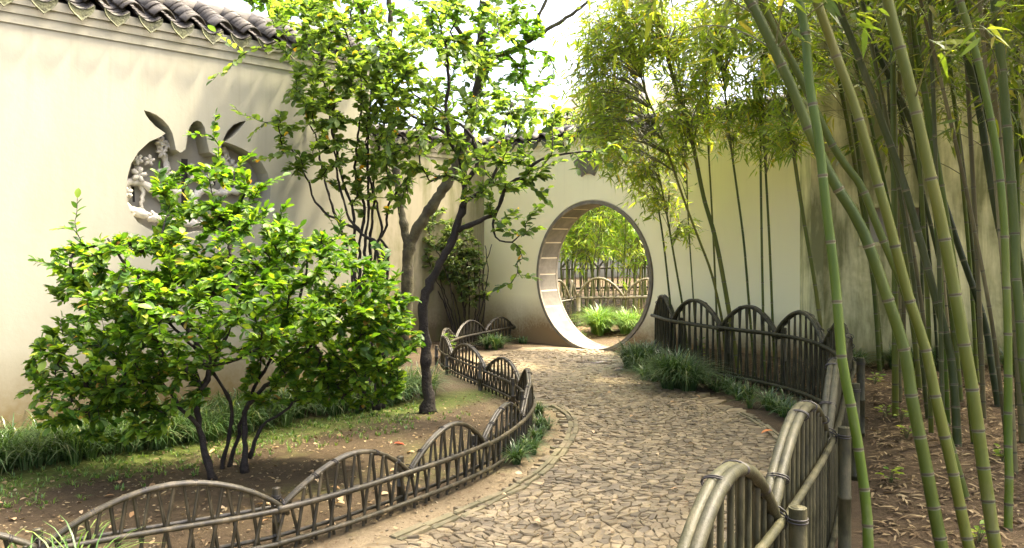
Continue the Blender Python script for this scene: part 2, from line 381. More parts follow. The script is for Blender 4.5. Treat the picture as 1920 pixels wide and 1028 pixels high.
zz = np.zeros((Yp.size, 4)); zz[:, 0] = wet.ravel(); zz[:, 3] = 1
ca.data.foreach_set('color', zz[:nv].astype(np.float32).ravel())

# paving shards: Voronoi cells, each a real slab
def clip_poly(poly, mx, my, nx_, ny_):
    out = []
    for a in range(len(poly)):
        p, q = poly[a - 1], poly[a]
        dp = (p[0]-mx)*nx_ + (p[1]-my)*ny_; dq = (q[0]-mx)*nx_ + (q[1]-my)*ny_
        if dp <= 0 < dq or dq <= 0 < dp:
            tt = dp / (dp - dq); out.append((p[0]+(q[0]-p[0])*tt, p[1]+(q[1]-p[1])*tt))
        if dq <= 0: out.append(q)
    return out
def stones():
    cell = .056; stretch = 1.0
    pts = []
    y = 3.7
    while y < 11.9:
        xl, xr = pleft(y) + .02, pright(y) - .02
        x = xl
        while x < xr:
            if random.random() < .93: pts.append((x + random.uniform(-.5, .5) * cell, y + random.uniform(-.5, .5) * cell * .8))
            x += cell * 1.25
        y += cell * .72
    pts = np.array(pts)
    # local direction in which the shards are laid, turning slowly over the path
    th = (fbm(pts[:, 0], pts[:, 1], .9, 31, 2) - .5) * 5.0
    grid = {}
    for a, (x, y) in enumerate(pts): grid.setdefault((int(x // .15), int(y // .15)), []).append(a)
    res = []
    for a, (x, y) in enumerate(pts):
        gxk, gyk = int(x // .15), int(y // .15); nb = []
        for dx in (-2, -1, 0, 1, 2):
            for dy in (-2, -1, 0, 1, 2): nb += grid.get((gxk + dx, gyk + dy), [])
        c, s_ = math.cos(th[a]), math.sin(th[a]); kx = 1.0; ky = 1.9
        poly = [(-.14, -.10), (.14, -.10), (.14, .10), (-.14, .10)]
        for b in nb:
            if b == a: continue
            dx, dy = pts[b][0] - x, pts[b][1] - y
            if dx*dx + dy*dy > .09: continue
            u, v = (dx*c + dy*s_), (-dx*s_ + dy*c)
            # anisotropic metric: cells come out long in u
            nu, nv_ = u * kx, v * ky * ky / 1.9
            L = math.hypot(nu, nv_)
            if L < 1e-6: continue
            poly = clip_poly(poly, u / 2 - nu / L * .0022, v / 2 - nv_ / L * .0022, nu / L, nv_ / L)
            if len(poly) < 3: break
        if len(poly) < 3: continue
        q = np.array(poly); q = q @ np.array(((c, s_), (-s_, c))) + (x, y)
        e = np.linalg.norm(q - np.roll(q, 1, 0), axis=1); q = q[e > .006]
        if len(q) < 3: continue
        x0, y0 = q[:, 0], q[:, 1]; A = .5 * abs(np.dot(x0, np.roll(y0, -1)) - np.dot(y0, np.roll(x0, -1)))
        if A < .0003: continue
        res.append((q, A))
    return res
ST = stones()
stone_root = path
def stone_mesh(q, mb):
    n = len(q); c = q.mean(0)
    d = math.hypot(*c)
    sink = np.clip((c[1] - 8.0) / 2.2, 0, 1) * .005 + .003 * (fbm(c[0], c[1], 1.3, 41, 2) > .58)
    if c[1] > 7.4 and fbm(c[0], c[1], .9, 45, 2) > .56: sink += .003
    h = .010 + .009 * random.random() - sink
    tx, ty = random.gauss(0, .06), random.gauss(0, .07)
    jit = lambda k: np.array([random.gauss(0, .0022) for _ in range(k)])
    base = hgt(q[:, 0], q[:, 1])
    top = q - (q - c) / (np.linalg.norm(q - c, axis=1, keepdims=True) + 1e-6) * .004
    z0 = base - .012
    rel = q - c
    z1 = base + h + rel[:, 0] * tx + rel[:, 1] * ty + jit(n) - .004
    z2 = z1 + .005 + jit(n) * .4
    V = np.vstack([np.c_[q, z0], np.c_[q, z1], np.c_[top, z2]])
    Fq = []
    for a in range(n):
        b = (a + 1) % n
        Fq += [(a, b, n + b, n + a), (n + a, n + b, 2*n + b, 2*n + a)]
    s = mb.n; mb.add(V, Fq)
    mb.F.append(np.array([list(s + 2*n + np.arange(n))])); mb.M.append(np.array([0]))
def ccw(q):
    x0, y0 = q[:, 0], q[:, 1]
    return q if (np.dot(x0, np.roll(y0, -1)) - np.dot(y0, np.roll(x0, -1))) > 0 else q[::-1]
def screen_size(s):
    c = s[0].mean(0)
    if c[1] < 4.25: return 0
    return s[1] / c[1]**3
ST.sort(key=screen_size, reverse=True)
for q, A in ST[:300]:
    m = MB(); stone_mesh(ccw(q), m); m.build('paving_stone', M['stone'], path)
m = MB()
for q, A in ST[300:]: stone_mesh(ccw(q), m)
m.build('paving_rubble', M['stone'], path, kind='stuff')

# kerb slips
def kerb(line, off, name='kerb_stone'):
    p = resample(catmull(line, 8), .24)
    for a in range(len(p) - 1):
        d = nrm(p[a+1] - p[a]); nn = np.array((-d[1], d[0])); w = .03 + random.random() * .012
        a0 = p[a] + d * .006 + nn * (off + random.gauss(0, .005)); a1 = p[a+1] - d * .006 + nn * (off + random.gauss(0, .005))
        z = gz(*a0)
        q = np.array([a0 - nn*w/2, a1 - nn*w/2, a1 + nn*w/2, a0 + nn*w/2])
        m = MB(); c = q.mean(0); top = c + (q - c) * .93; h = .022 + random.random() * .012
        V = np.vstack([np.c_[q, np.full(4, z - .03)], np.c_[q, np.full(4, z + h - .006)], np.c_[top, z + h + np.array([random.gauss(0, .003) for _ in range(4)])]])
        Fq = [(k, (k+1) % 4, 4 + (k+1) % 4, 4 + k) for k in range(4)] + [(4+k, 4+(k+1) % 4, 8+(k+1) % 4, 8+k) for k in range(4)] + [(8, 9, 10, 11)]
        m.add(V, Fq); m.build(name, M['kerb'], path)
kerb(PL[1:8], .03); kerb(PL[1:8], .075)
kerb(PR[2:8], -.03); kerb(PR[3:8], -.075)

# puddles by the gate
for (px, py, rx, ry) in ((1125, 679, .30, .16), (1178, 693, .20, .14), (1150, 706, .13, .09)):
    c = G(px, py); n = 40; th = np.arange(n) * 2 * math.pi / n
    rr = 1 + .5 * (fbm(np.cos(th) * 2 + c[0] * 3, np.sin(th) * 2 + c[1], 1.2, 51) - .5) * 2
    zt = float(np.mean([gz(c[0] + rx * math.cos(a), c[1] + ry * math.sin(a)) for a in th])) + .0105
    ring = np.c_[c[0] + rx * rr * np.cos(th), c[1] + ry * rr * np.sin(th), np.full(n, zt)]
    m = MB(); m.add(np.vstack([ring, ring - (0, 0, .03)]), [(a, n + a, n + (a+1) % n, (a+1) % n) for a in range(n)]); m.F.append(np.array([list(range(n))])); m.M.append(np.array([0]))
    m.build('puddle', M['water'], None, True, 'structure')

# ------------------------------------------------------------------ walls
def wall_mesh(o, u, n, t0, t1, z0, z1, th, holes, name, mat, parent):
    """upright slab with openings; holes are lists of (t, z)"""
    outer = [(t0, z0), (t1, z0), (t1, z1), (t0, z1)]
    loops = [outer] + holes
    tri = tessellate_polygon([[Vector((a, b, 0)) for a, b in l] for l in loops])
    flat = [p for l in loops for p in l]
    A = np.array([o + u * a + UP * b for a, b in flat]); B = A - n * th
    m = MB(); k = len(flat)
    ft = []
    for t_ in tri:
        nn = np.cross(A[t_[1]] - A[t_[0]], A[t_[2]] - A[t_[0]])
        ft.append(tuple(t_) if nn @ n > 0 else tuple(t_)[::-1])
    m.add(np.vstack([A, B]), np.array(ft))
    m.F.append(np.array([(k + c, k + b, k + a) for a, b, c in ft])); m.M.append(np.zeros(len(ft), int))
    s = 0; qs = []
    for li, l in enumerate(loops):
        for a in range(len(l)):
            i0, i1 = s + a, s + (a + 1) % len(l); qs.append((i0, k + i0, k + i1, i1) if li == 0 else (i0, i1, k + i1, k + i0))
        s += len(l)
    m.F.append(np.array(qs)); m.M.append(np.zeros(len(qs), int))
    me = m.mesh(name, mat)
    b = bmesh.new(); b.from_mesh(me); bmesh.ops.recalc_face_normals(b, faces=b.faces); b.to_mesh(me); b.free()
    return link(name, me, parent)

def arc_tile(w, L, sag, thick, lip=0.0, n=7):
    """curved clay tile: x across, y up the slope, z out of the slope; sag>0 is convex"""
    xs = np.linspace(-w/2, w/2, n); zs = sag * (1 - (2 * xs / w)**2)
    V = []
    for y in (0, L):
        for zoff in (0, thick): V += [(x, y, z + zoff) for x, z in zip(xs, zs)]
    V = np.array(V); f = []
    for a in range(n - 1):
        f += [(n + a, n + a + 1, 3*n + a + 1, 3*n + a), (a + 1, a, 2*n + a, 2*n + a + 1), (a, a + 1, n + a + 1, n + a), (2*n + a + 1, 2*n + a, 3*n + a, 3*n + a + 1)]
    f += [(0, n, 3*n, 2*n), (2*n - 1, n - 1, 3*n - 1, 4*n - 1)]
    m = MB(); m.add(V, f); return m
cover_me = arc_tile(.185, .16, .07, .014).mesh('tile', M['tile'], True)
pan_me = arc_tile(.20, .16, -.05, .014).mesh('tile', M['tile'], True)
def drip_me_():
    # tongue-shaped drip plate under each pan row
    top = [(x, -.05 * (1 - (2*x/.20)**2)) for x in np.linspace(-.10, .10, 9)]
    bot = [(.098, -.03), (.085, -.062), (.06, -.092), (.03, -.115), (0, -.142), (-.03, -.115), (-.06, -.092), (-.085, -.062), (-.098, -.03)]
    out = top + bot; n = len(out); c = np.mean(out, 0)
    inn = [tuple(c + (np.array(p) - c) * .82) for p in out]
    m = MB(); V = [(x, 0, z) for x, z in out] + [(x, -.018, z) for x, z in out] + [(x, -.010, z) for x, z in inn] + [(c[0], -.014, c[1] - .01)]
    f = [(a, (a+1) % n, n + (a+1) % n, n + a) for a in range(n)] + [(n + a, n + (a+1) % n, 2*n + (a+1) % n, 2*n + a) for a in range(n)]
    m.add(np.array(V), f); m.F.append(np.array([(2*n + a, 2*n + (a+1) % n, 3*n) for a in range(n)])); m.M.append(np.zeros(n, int))
    m.F.append(np.array([list(range(n))[::-1]])); m.M.append(np.array([0]))
    me = m.mesh('drip_tile', M['drip'])
    b = bmesh.new(); b.from_mesh(me); bmesh.ops.recalc_face_normals(b, faces=b.faces); b.to_mesh(me); b.free()
    return me
drip_me = drip_me_()

def coping(root, o, u, n, t0, t1, ze, th, tiles, over=-.008, slope=R(30), pitch=.27, cm='wall_l', back=True):
    """cornice, tiled slope and ridge on a garden wall; tiles = (ta, tb) stretch that gets single tiles"""
    for k, (a, zz0, zz1) in enumerate(((.012, ze - .22, ze - .145), (.022, ze - .143, ze - .075), (.034, ze - .073, ze - .002))):
        m = MB(); m.box(o + u * t0 + n * a + UP * zz0, u * (t1 - t0), -n * (th + 2 * a), UP * (zz1 - zz0)); m.build('cornice', M[cm], root)
    S = np.array(n) * -math.cos(slope) + UP * math.sin(slope); Nn = np.array(n) * math.sin(slope) + UP * math.cos(slope)
    run = (over + th / 2) / math.cos(slope)
    deck = MB()
    e = o + n * over + UP * (ze + .0)
    prof = [n * over + UP * ze, n * over + S * run + UP * ze, -n * (th + over) + UP * ze]
    A = [o + u * t0 + p for p in prof]; B = [o + u * t1 + p for p in prof]
    deck.add(np.array(A + B), [(0, 3, 4, 1), (1, 4, 5, 2), (2, 5, 3, 0)]); deck.F.append(np.array([(0, 1, 2), (5, 4, 3)])); deck.M.append(np.zeros(2, int))
    roof = deck.build('roof', M['tile'], root)
    rid = MB(); rp = n * over + S * run + UP * (ze + .03)
    rid.tube([o + u * t0 + rp, o + u * (t0 + t1) / 2 + rp, o + u * t1 + rp], .10, 10); rid.build('ridge', M['tile'], roof, True)
    rows = np.arange(t0 + pitch, t1 - .05, pitch)
    far = {0: MB(), 1: MB()}
    far_any = False
    for t_ in rows:
        single = tiles and tiles[0] <= t_ <= tiles[1]
        for half, sag_me, lift, offs in ((0, pan_me, .055, 0.0), (1, cover_me, .052, pitch / 2)):
            nt_ = int(run / .075)
            for r_ in range(nt_):
                base = e + u * (t_ + offs) + S * (r_ * .075 - .03 - (.03 if half == 0 else 0)) + Nn * (lift - .004 + (.0 if half == 0 else .012))
                tilt = R(4)
                S2 = S * math.cos(tilt) - Nn * math.sin(tilt); N2 = Nn * math.cos(tilt) + S * math.sin(tilt)
                jit = random.gauss(0, .006)
                M4 = Matrix(((u[0], S2[0], N2[0], base[0] + u[0]*jit), (u[1], S2[1], N2[1], base[1] + u[1]*jit), (u[2], S2[2], N2[2], base[2] + random.gauss(0, .003)), (0, 0, 0, 1)))
                if single:
                    t_o = link('tile', sag_me, roof); t_o.matrix_world = M4
                else:
                    co = np.array([M4 @ v.co for v in sag_me.vertices])
                    far[half].add(co, np.array([tuple(p.vertices) for p in sag_me.polygons])); far_any = True
        base = e + u * t_ - S * .062 + Nn * .052 + n * .012
        M4 = Matrix(((u[0], -n[0], 0, base[0]), (u[1], -n[1], 0, base[1]), (0, 0, 1, base[2]), (0, 0, 0, 1)))
        d = link('drip_tile', drip_me, roof); d.matrix_world = M4
    if far_any:
        m = MB(); m.V = far[0].V + far[1].V; m.M = far[0].M + far[1].M
        m.F = far[0].F + [f + far[0].n for f in far[1].F]
        m.build('tiling', M['tile'], roof, True, 'stuff')
    return roof

# left wall with the fruit-shaped carved window
def on_wall(px, py, o, u, n):
    d = np.array(((px - 960) / F, 1.0, -(py - HZ) / F)); c = np.array((0, 0, CAMZ))
    k = ((o - c) @ n) / (d @ n); p = c + d * k
    return ((p - o) @ u, p[2])
def zl(zx, zy): return on_wall(220 + zx * .2431, 190 + zy * .2431, L0, LU, LN)
outl = [(205,70),(250,82),(300,104),(352,142),(395,190),(425,245),(440,310),(452,372),(488,398),(525,372),(537,300),(545,240),(560,195),(585,162),(615,148),(648,160),(672,200),(686,260),(697,330),(712,392),(750,418),(790,388),(805,330),(822,285),(850,228),(895,182),(945,160),(995,150),(965,190),(930,235),(885,280),(835,314),(900,336),(975,370),(1050,415),(1115,475),(1160,555),(1182,650),(1180,750),(1150,850),(1095,930),(1010,990),(900,1020),(760,1030),(640,1000),(520,1030),(380,1025),(250,990),(160,935),(105,860),(78,780),(70,680),(80,580),(108,480),(165,388),(250,310),(330,276),(372,247),(335,222),(290,190),(250,148),(222,108)]
hole = [zl(*p) for p in outl]
lw = thing('garden_wall', 'tall white plastered wall with tiled coping and fruit-shaped carved window on the left', 'wall', tuple(L0))
EZ = 3.50
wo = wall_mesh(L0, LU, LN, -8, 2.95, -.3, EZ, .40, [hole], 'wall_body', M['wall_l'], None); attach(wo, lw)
sub = thing('tmp', 'x', 'x')
def reparent_children(tmp, root):
    for c in list(tmp.children):
        mw = c.matrix_world.copy(); c.parent = root; c.matrix_parent_inverse = Matrix.Translation(-Vector(root.location))
    bpy.data.objects.remove(tmp)
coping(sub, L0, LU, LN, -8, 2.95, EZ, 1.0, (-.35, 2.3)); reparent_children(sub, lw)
# carved infill of the window
def lw_pt(zx, zy, dep): 
    t_, z_ = zl(zx, zy); return L0 + LU * t_ + UP * z_ - LN * (dep * .56)
ts = [h[0] for h in hole]; zs = [h[1] for h in hole]
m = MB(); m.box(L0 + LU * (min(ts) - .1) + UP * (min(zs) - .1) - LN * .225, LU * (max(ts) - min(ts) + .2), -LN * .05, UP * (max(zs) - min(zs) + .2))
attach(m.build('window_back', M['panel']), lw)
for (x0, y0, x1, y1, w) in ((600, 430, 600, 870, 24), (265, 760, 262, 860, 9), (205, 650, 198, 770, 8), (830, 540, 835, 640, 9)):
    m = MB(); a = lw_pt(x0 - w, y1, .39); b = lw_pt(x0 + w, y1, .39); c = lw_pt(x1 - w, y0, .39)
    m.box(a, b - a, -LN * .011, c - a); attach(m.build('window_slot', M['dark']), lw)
branches = [([(70, 640), (150, 618), (240, 622), (320, 668), (400, 735), (470, 810), (560, 870), (640, 890)], .035, .27),
            ([(85, 800), (170, 840), (280, 880), (380, 905), (520, 930), (700, 940), (900, 930), (1100, 900)], .04, .26),
            ([(240, 625), (255, 700), (245, 800), (270, 885)], .018, .30), ([(1180, 640), (1080, 660), (980, 680), (880, 700), (760, 690), (680, 700), (610, 860)], .034, .27),
            ([(400, 280), (385, 340), (420, 420), (440, 520), (430, 600), (470, 700)], .03, .28), ([(870, 690), (900, 600), (930, 500), (900, 400), (870, 340)], .026, .28),
            ([(620, 480), (700, 560), (760, 640), (760, 690)], .022, .30), ([(160, 400), (200, 470), (210, 560), (240, 620)], .02, .31), ([(1080, 660), (1060, 760), (1000, 860), (980, 930)], .024, .29),
            ([(130, 640), (150, 700), (110, 780), (95, 820)], .022, .29), ([(440, 640), (480, 690), (540, 700)], .03, .27)]
for pl, r_, dep in branches:
    p = resample(catmull([lw_pt(a, b, dep) for a, b in pl], 8), .025)
    rr = r_ * (1 + .35 * np.sin(np.arange(len(p)) * 1.3) * rng.random(len(p)))
    p = p + rng.normal(0, .004, p.shape)
    m = MB(); m.tube(p, rr, 8); attach(m.build('carved_branch', M['stucco'], None, True), lw)
def flower(c, r_):
    m = MB(); k = rng.random() * 6
    for a in range(5):
        an = k + a * 2 * math.pi / 5; d = LU * math.cos(an) + UP * math.sin(an)
        p0 = c + LN * .01; pts = [p0, p0 + d * r_ * .35 + LN * .02, p0 + d * r_ * .75 + LN * .018, p0 + d * r_ * 1.0]
        m.tube(pts, [.006, r_ * .30, r_ * .36, r_ * .12], 7)
    m.tube([c, c + LN * .02, c + LN * .04], [r_ * .25, r_ * .22, r_ * .08], 7)
    attach(m.build('carved_flower', M['stucco'], None, True), lw)
for (a, b, r_) in ((930, 500, .075), (930, 545, .06), (880, 440, .05), (210, 560, .07), (200, 440, .05), (290, 450, .05), (420, 560, .08), (380, 300, .05), (430, 330, .045), (390, 385, .05), (350, 650, .05), (760, 600, .06), (990, 640, .055), (1050, 700, .05), (120, 700, .05), (310, 880, .045), (640, 560, .06), (1020, 820, .06), (180, 850, .04)):
    flower(lw_pt(a, b, .27), r_)

# wall set back behind the trees, ending in the corner with the gate wall
cb = G0 + GU * -2.43
bw = thing('garden_wall', 'grey weathered wall in shade behind the trees, meeting the moon gate wall', 'wall', tuple(cb))
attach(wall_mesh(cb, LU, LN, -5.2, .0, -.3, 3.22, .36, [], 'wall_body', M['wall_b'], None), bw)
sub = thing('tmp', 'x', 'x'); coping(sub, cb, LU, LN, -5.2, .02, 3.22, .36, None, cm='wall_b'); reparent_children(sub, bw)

# gate wall
RG = 1.095; ZC = 1.097; TH = .40; NT = 26
gw = thing('gate_wall', 'cream plastered garden wall pierced by a round moon gate', 'wall', tuple(G0))
th = np.linspace(0, 2 * math.pi, 97)[:-1]
circ = [((RG + .062) * math.cos(a), ZC + (RG + .062) * math.sin(a)) for a in th]
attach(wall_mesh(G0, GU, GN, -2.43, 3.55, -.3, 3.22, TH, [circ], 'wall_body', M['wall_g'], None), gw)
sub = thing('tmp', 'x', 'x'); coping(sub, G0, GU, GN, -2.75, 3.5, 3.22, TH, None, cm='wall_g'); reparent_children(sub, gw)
def gpt(a, r_, dep): return G0 + GU * (r_ * math.cos(a)) + UP * (ZC + r_ * math.sin(a)) - GN * dep
def ring_mesh(r0, r1, d0, d1, a0, a1, n, closed=False):
    m = MB(); V = []
    aa = np.linspace(a0, a1, n + 1)
    if closed: aa = aa[:-1]
    for a in aa: V += [gpt(a, r0, d0), gpt(a, r1, d0), gpt(a, r1, d1), gpt(a, r0, d1)]
    k = len(aa); f = []
    for i_ in range(k if closed else k - 1):
        a, b = i_ * 4, ((i_ + 1) % k) * 4
        for j in range(4): f.append((a + j, b + j, b + (j + 1) % 4, a + (j + 1) % 4))
    if not closed: f += [(0, 1, 2, 3), ((k-1)*4 + 3, (k-1)*4 + 2, (k-1)*4 + 1, (k-1)*4)]
    m.add(np.array(V), f); return m
def fixn(o):
    b = bmesh.new(); b.from_mesh(o.data); bmesh.ops.recalc_face_normals(b, faces=b.faces); b.to_mesh(o.data); b.free(); return o
rim = fixn(ring_mesh(RG - .004, RG + .045, -.022, .012, 0, 2 * math.pi, 96, True).build('gate_rim', M['rim'])); attach(rim, gw)
rim2 = fixn(ring_mesh(RG - .004, RG + .045, TH - .012, TH + .022, 0, 2 * math.pi, 96, True).build('gate_rim', M['rim'])); attach(rim2, gw)
mort = fixn(ring_mesh(RG + .0035, RG + .0605, .013, TH - .013, 0, 2 * math.pi, 96, True).build('gate_mortar', M['mortar'])); attach(mort, gw)
for i_ in range(NT):
    a0 = i_ * 2 * math.pi / NT + .010; a1 = (i_ + 1) * 2 * math.pi / NT - .010
    t_ = fixn(ring_mesh(RG + random.uniform(-.002, .002), RG + .03, .014, TH - .014, a0, a1, 4).build('lining_tile', M['lining'])); attach(t_, gw)
# fan-shaped plaque above the gate
fan = []
for a in np.linspace(R(125), R(55), 9): fan.append((.46 * math.cos(a), .46 * math.sin(a)))
for a in np.linspace(R(55), R(125), 7): fan.append((.20 * math.cos(a), .20 * math.sin(a)))
tp, zp = on_wall(1103, 308, G0, GU, GN)
def plate(poly, t_, z_, dep, th_, mat, name, root, o, u, n):
    m = MB(); k = len(poly); A = np.array([o + u * (t_ + a) + UP * (z_ + b) + n * dep for a, b in poly])
    m.add(np.vstack([A, A - n * th_]), [(a, k + a, k + (a+1) % k, (a+1) % k) for a in range(k)])
    tri = tessellate_polygon([[Vector((a, b, 0)) for a, b in poly]])
    m.F.append(np.array([tuple(x) for x in tri])); m.M.append(np.zeros(len(tri), int)); m.F.append(np.array([(k + x[2], k + x[1], k + x[0]) for x in tri])); m.M.append(np.zeros(len(tri), int))
    q = fixn(m.build(name, mat)); attach(q, root); return q
plate([(a * 1.1, (b - .33) * 1.12) for a, b in fan], tp, zp, .018, .03, M['rim'], 'plaque_frame', gw, G0, GU, GN)
plate([(a, (b - .33) * 1.0) for a, b in fan], tp, zp, .026, .012, M['lining'], 'plaque', gw, G0, GU, GN)

# tall mossy wall on the right with a framed recess
R0 = np.array((3.49, 9.35, 0)); RU = nrm(np.array((1, -.06, 0))); RN = np.array((RU[1], -RU[0], 0))
RN = RN if RN[1] < 0 else -RN
rw = thing('side_wall', 'tall mossy grey green wall behind the bamboo with a framed rectangular recess', 'wall', tuple(R0))
ra = [on_wall(*p, R0, RU, RN) for p in ((1617, 454), (1738, 454), (1738, 390), (1617, 390))]
t0, t1 = ra[0][0], ra[1][0]; z0, z1 = ra[0][1], ra[2][1]
attach(wall_mesh(R0, RU, RN, 0, 12, -.3, 5.4, .35, [[(t0, z0), (t1, z0), (t1, z1), (t0, z1)]], 'wall_body', M['wall_r'], None), rw)
m = MB(); m.box(R0 + RU * (t0 - .05) + UP * (z0 - .05) - RN * .10, RU * (t1 - t0 + .1), -RN * .03, UP * (z1 - z0 + .1)); attach(m.build('recess_panel', M['panel']), rw)
for (a, b, c, d) in ((t0 - .06, z1 + .004, t1 + .06, z1 + .05), (t0 - .05, z0 - .045, t1 + .05, z0 - .004), (t0 - .045, z0 - .002, t0 - .003, z1 + .002), (t1 + .003, z0 - .002, t1 + .045, z1 + .002)):
    m = MB(); m.box(R0 + RU * a + UP * b + RN * .025, RU * (c - a), -RN * .03, UP * (d - b)); attach(m.build('recess_moulding', M['wall_r']), rw)
m = MB(); m.box(R0 + RU * -.04 + RN * .10 - UP * .3, RU * .14, -RN * .7, UP * 5.7); attach(m.build('corner_pier', M['wall_r']), rw)

# ------------------------------------------------------------------ bamboo fences
def ptube(name, r0, r1, seg, n=8):
    """unit-length bamboo stick along z with node swellings"""
    zs = []; rs = []
    for a in range(seg):
        zs += [a / seg + .001, a / seg + .02, (a + 1) / seg - .02]; rs += [1.12, 1.0, 1.0]
    zs.append(1.0); rs.append(1.08)
    zs = np.array(zs); rr = (r0 + (r1 - r0) * zs) * np.array(rs)
    m = MB(); m.tube(np.c_[np.zeros(len(zs)), np.zeros(len(zs)), zs], rr, n); return m
def stick(me, a, b, name, root, twist=None):
    a, b = np.asarray(a), np.asarray(b); L = np.linalg.norm(b - a)
    q = Vector(b - a).to_track_quat('Z', 'Y')
    o = link(name, me, root)
    o.matrix_world = Matrix.Translation(Vector(a)) @ q.to_matrix().to_4x4() @ Matrix.Rotation(random.random() * 6.28, 4, 'Z') @ Matrix.Diagonal((1, 1, L, 1))
    o.matrix_parent_inverse = Matrix.Translation(-Vector(root.location)); return o
M['culm_pale'] = mat_plain('pale_bamboo', [(.28, (.03, .026, .012)), (.5, (.068, .062, .030)), (.74, (.13, .112, .06))], 7, .5, .3, .004, .2, .5, 40)
def bamboo_pole(pts, r, nodes=.28, n=8):
    """bent pole with swollen nodes"""
    p = resample(pts, .025); L = np.arange(len(p)) * .025
    ph = (L + random.random() * nodes) % nodes
    rr = r * (1 + .12 * (ph < .025)); m = MB(); m.tube(p, rr, n); return m

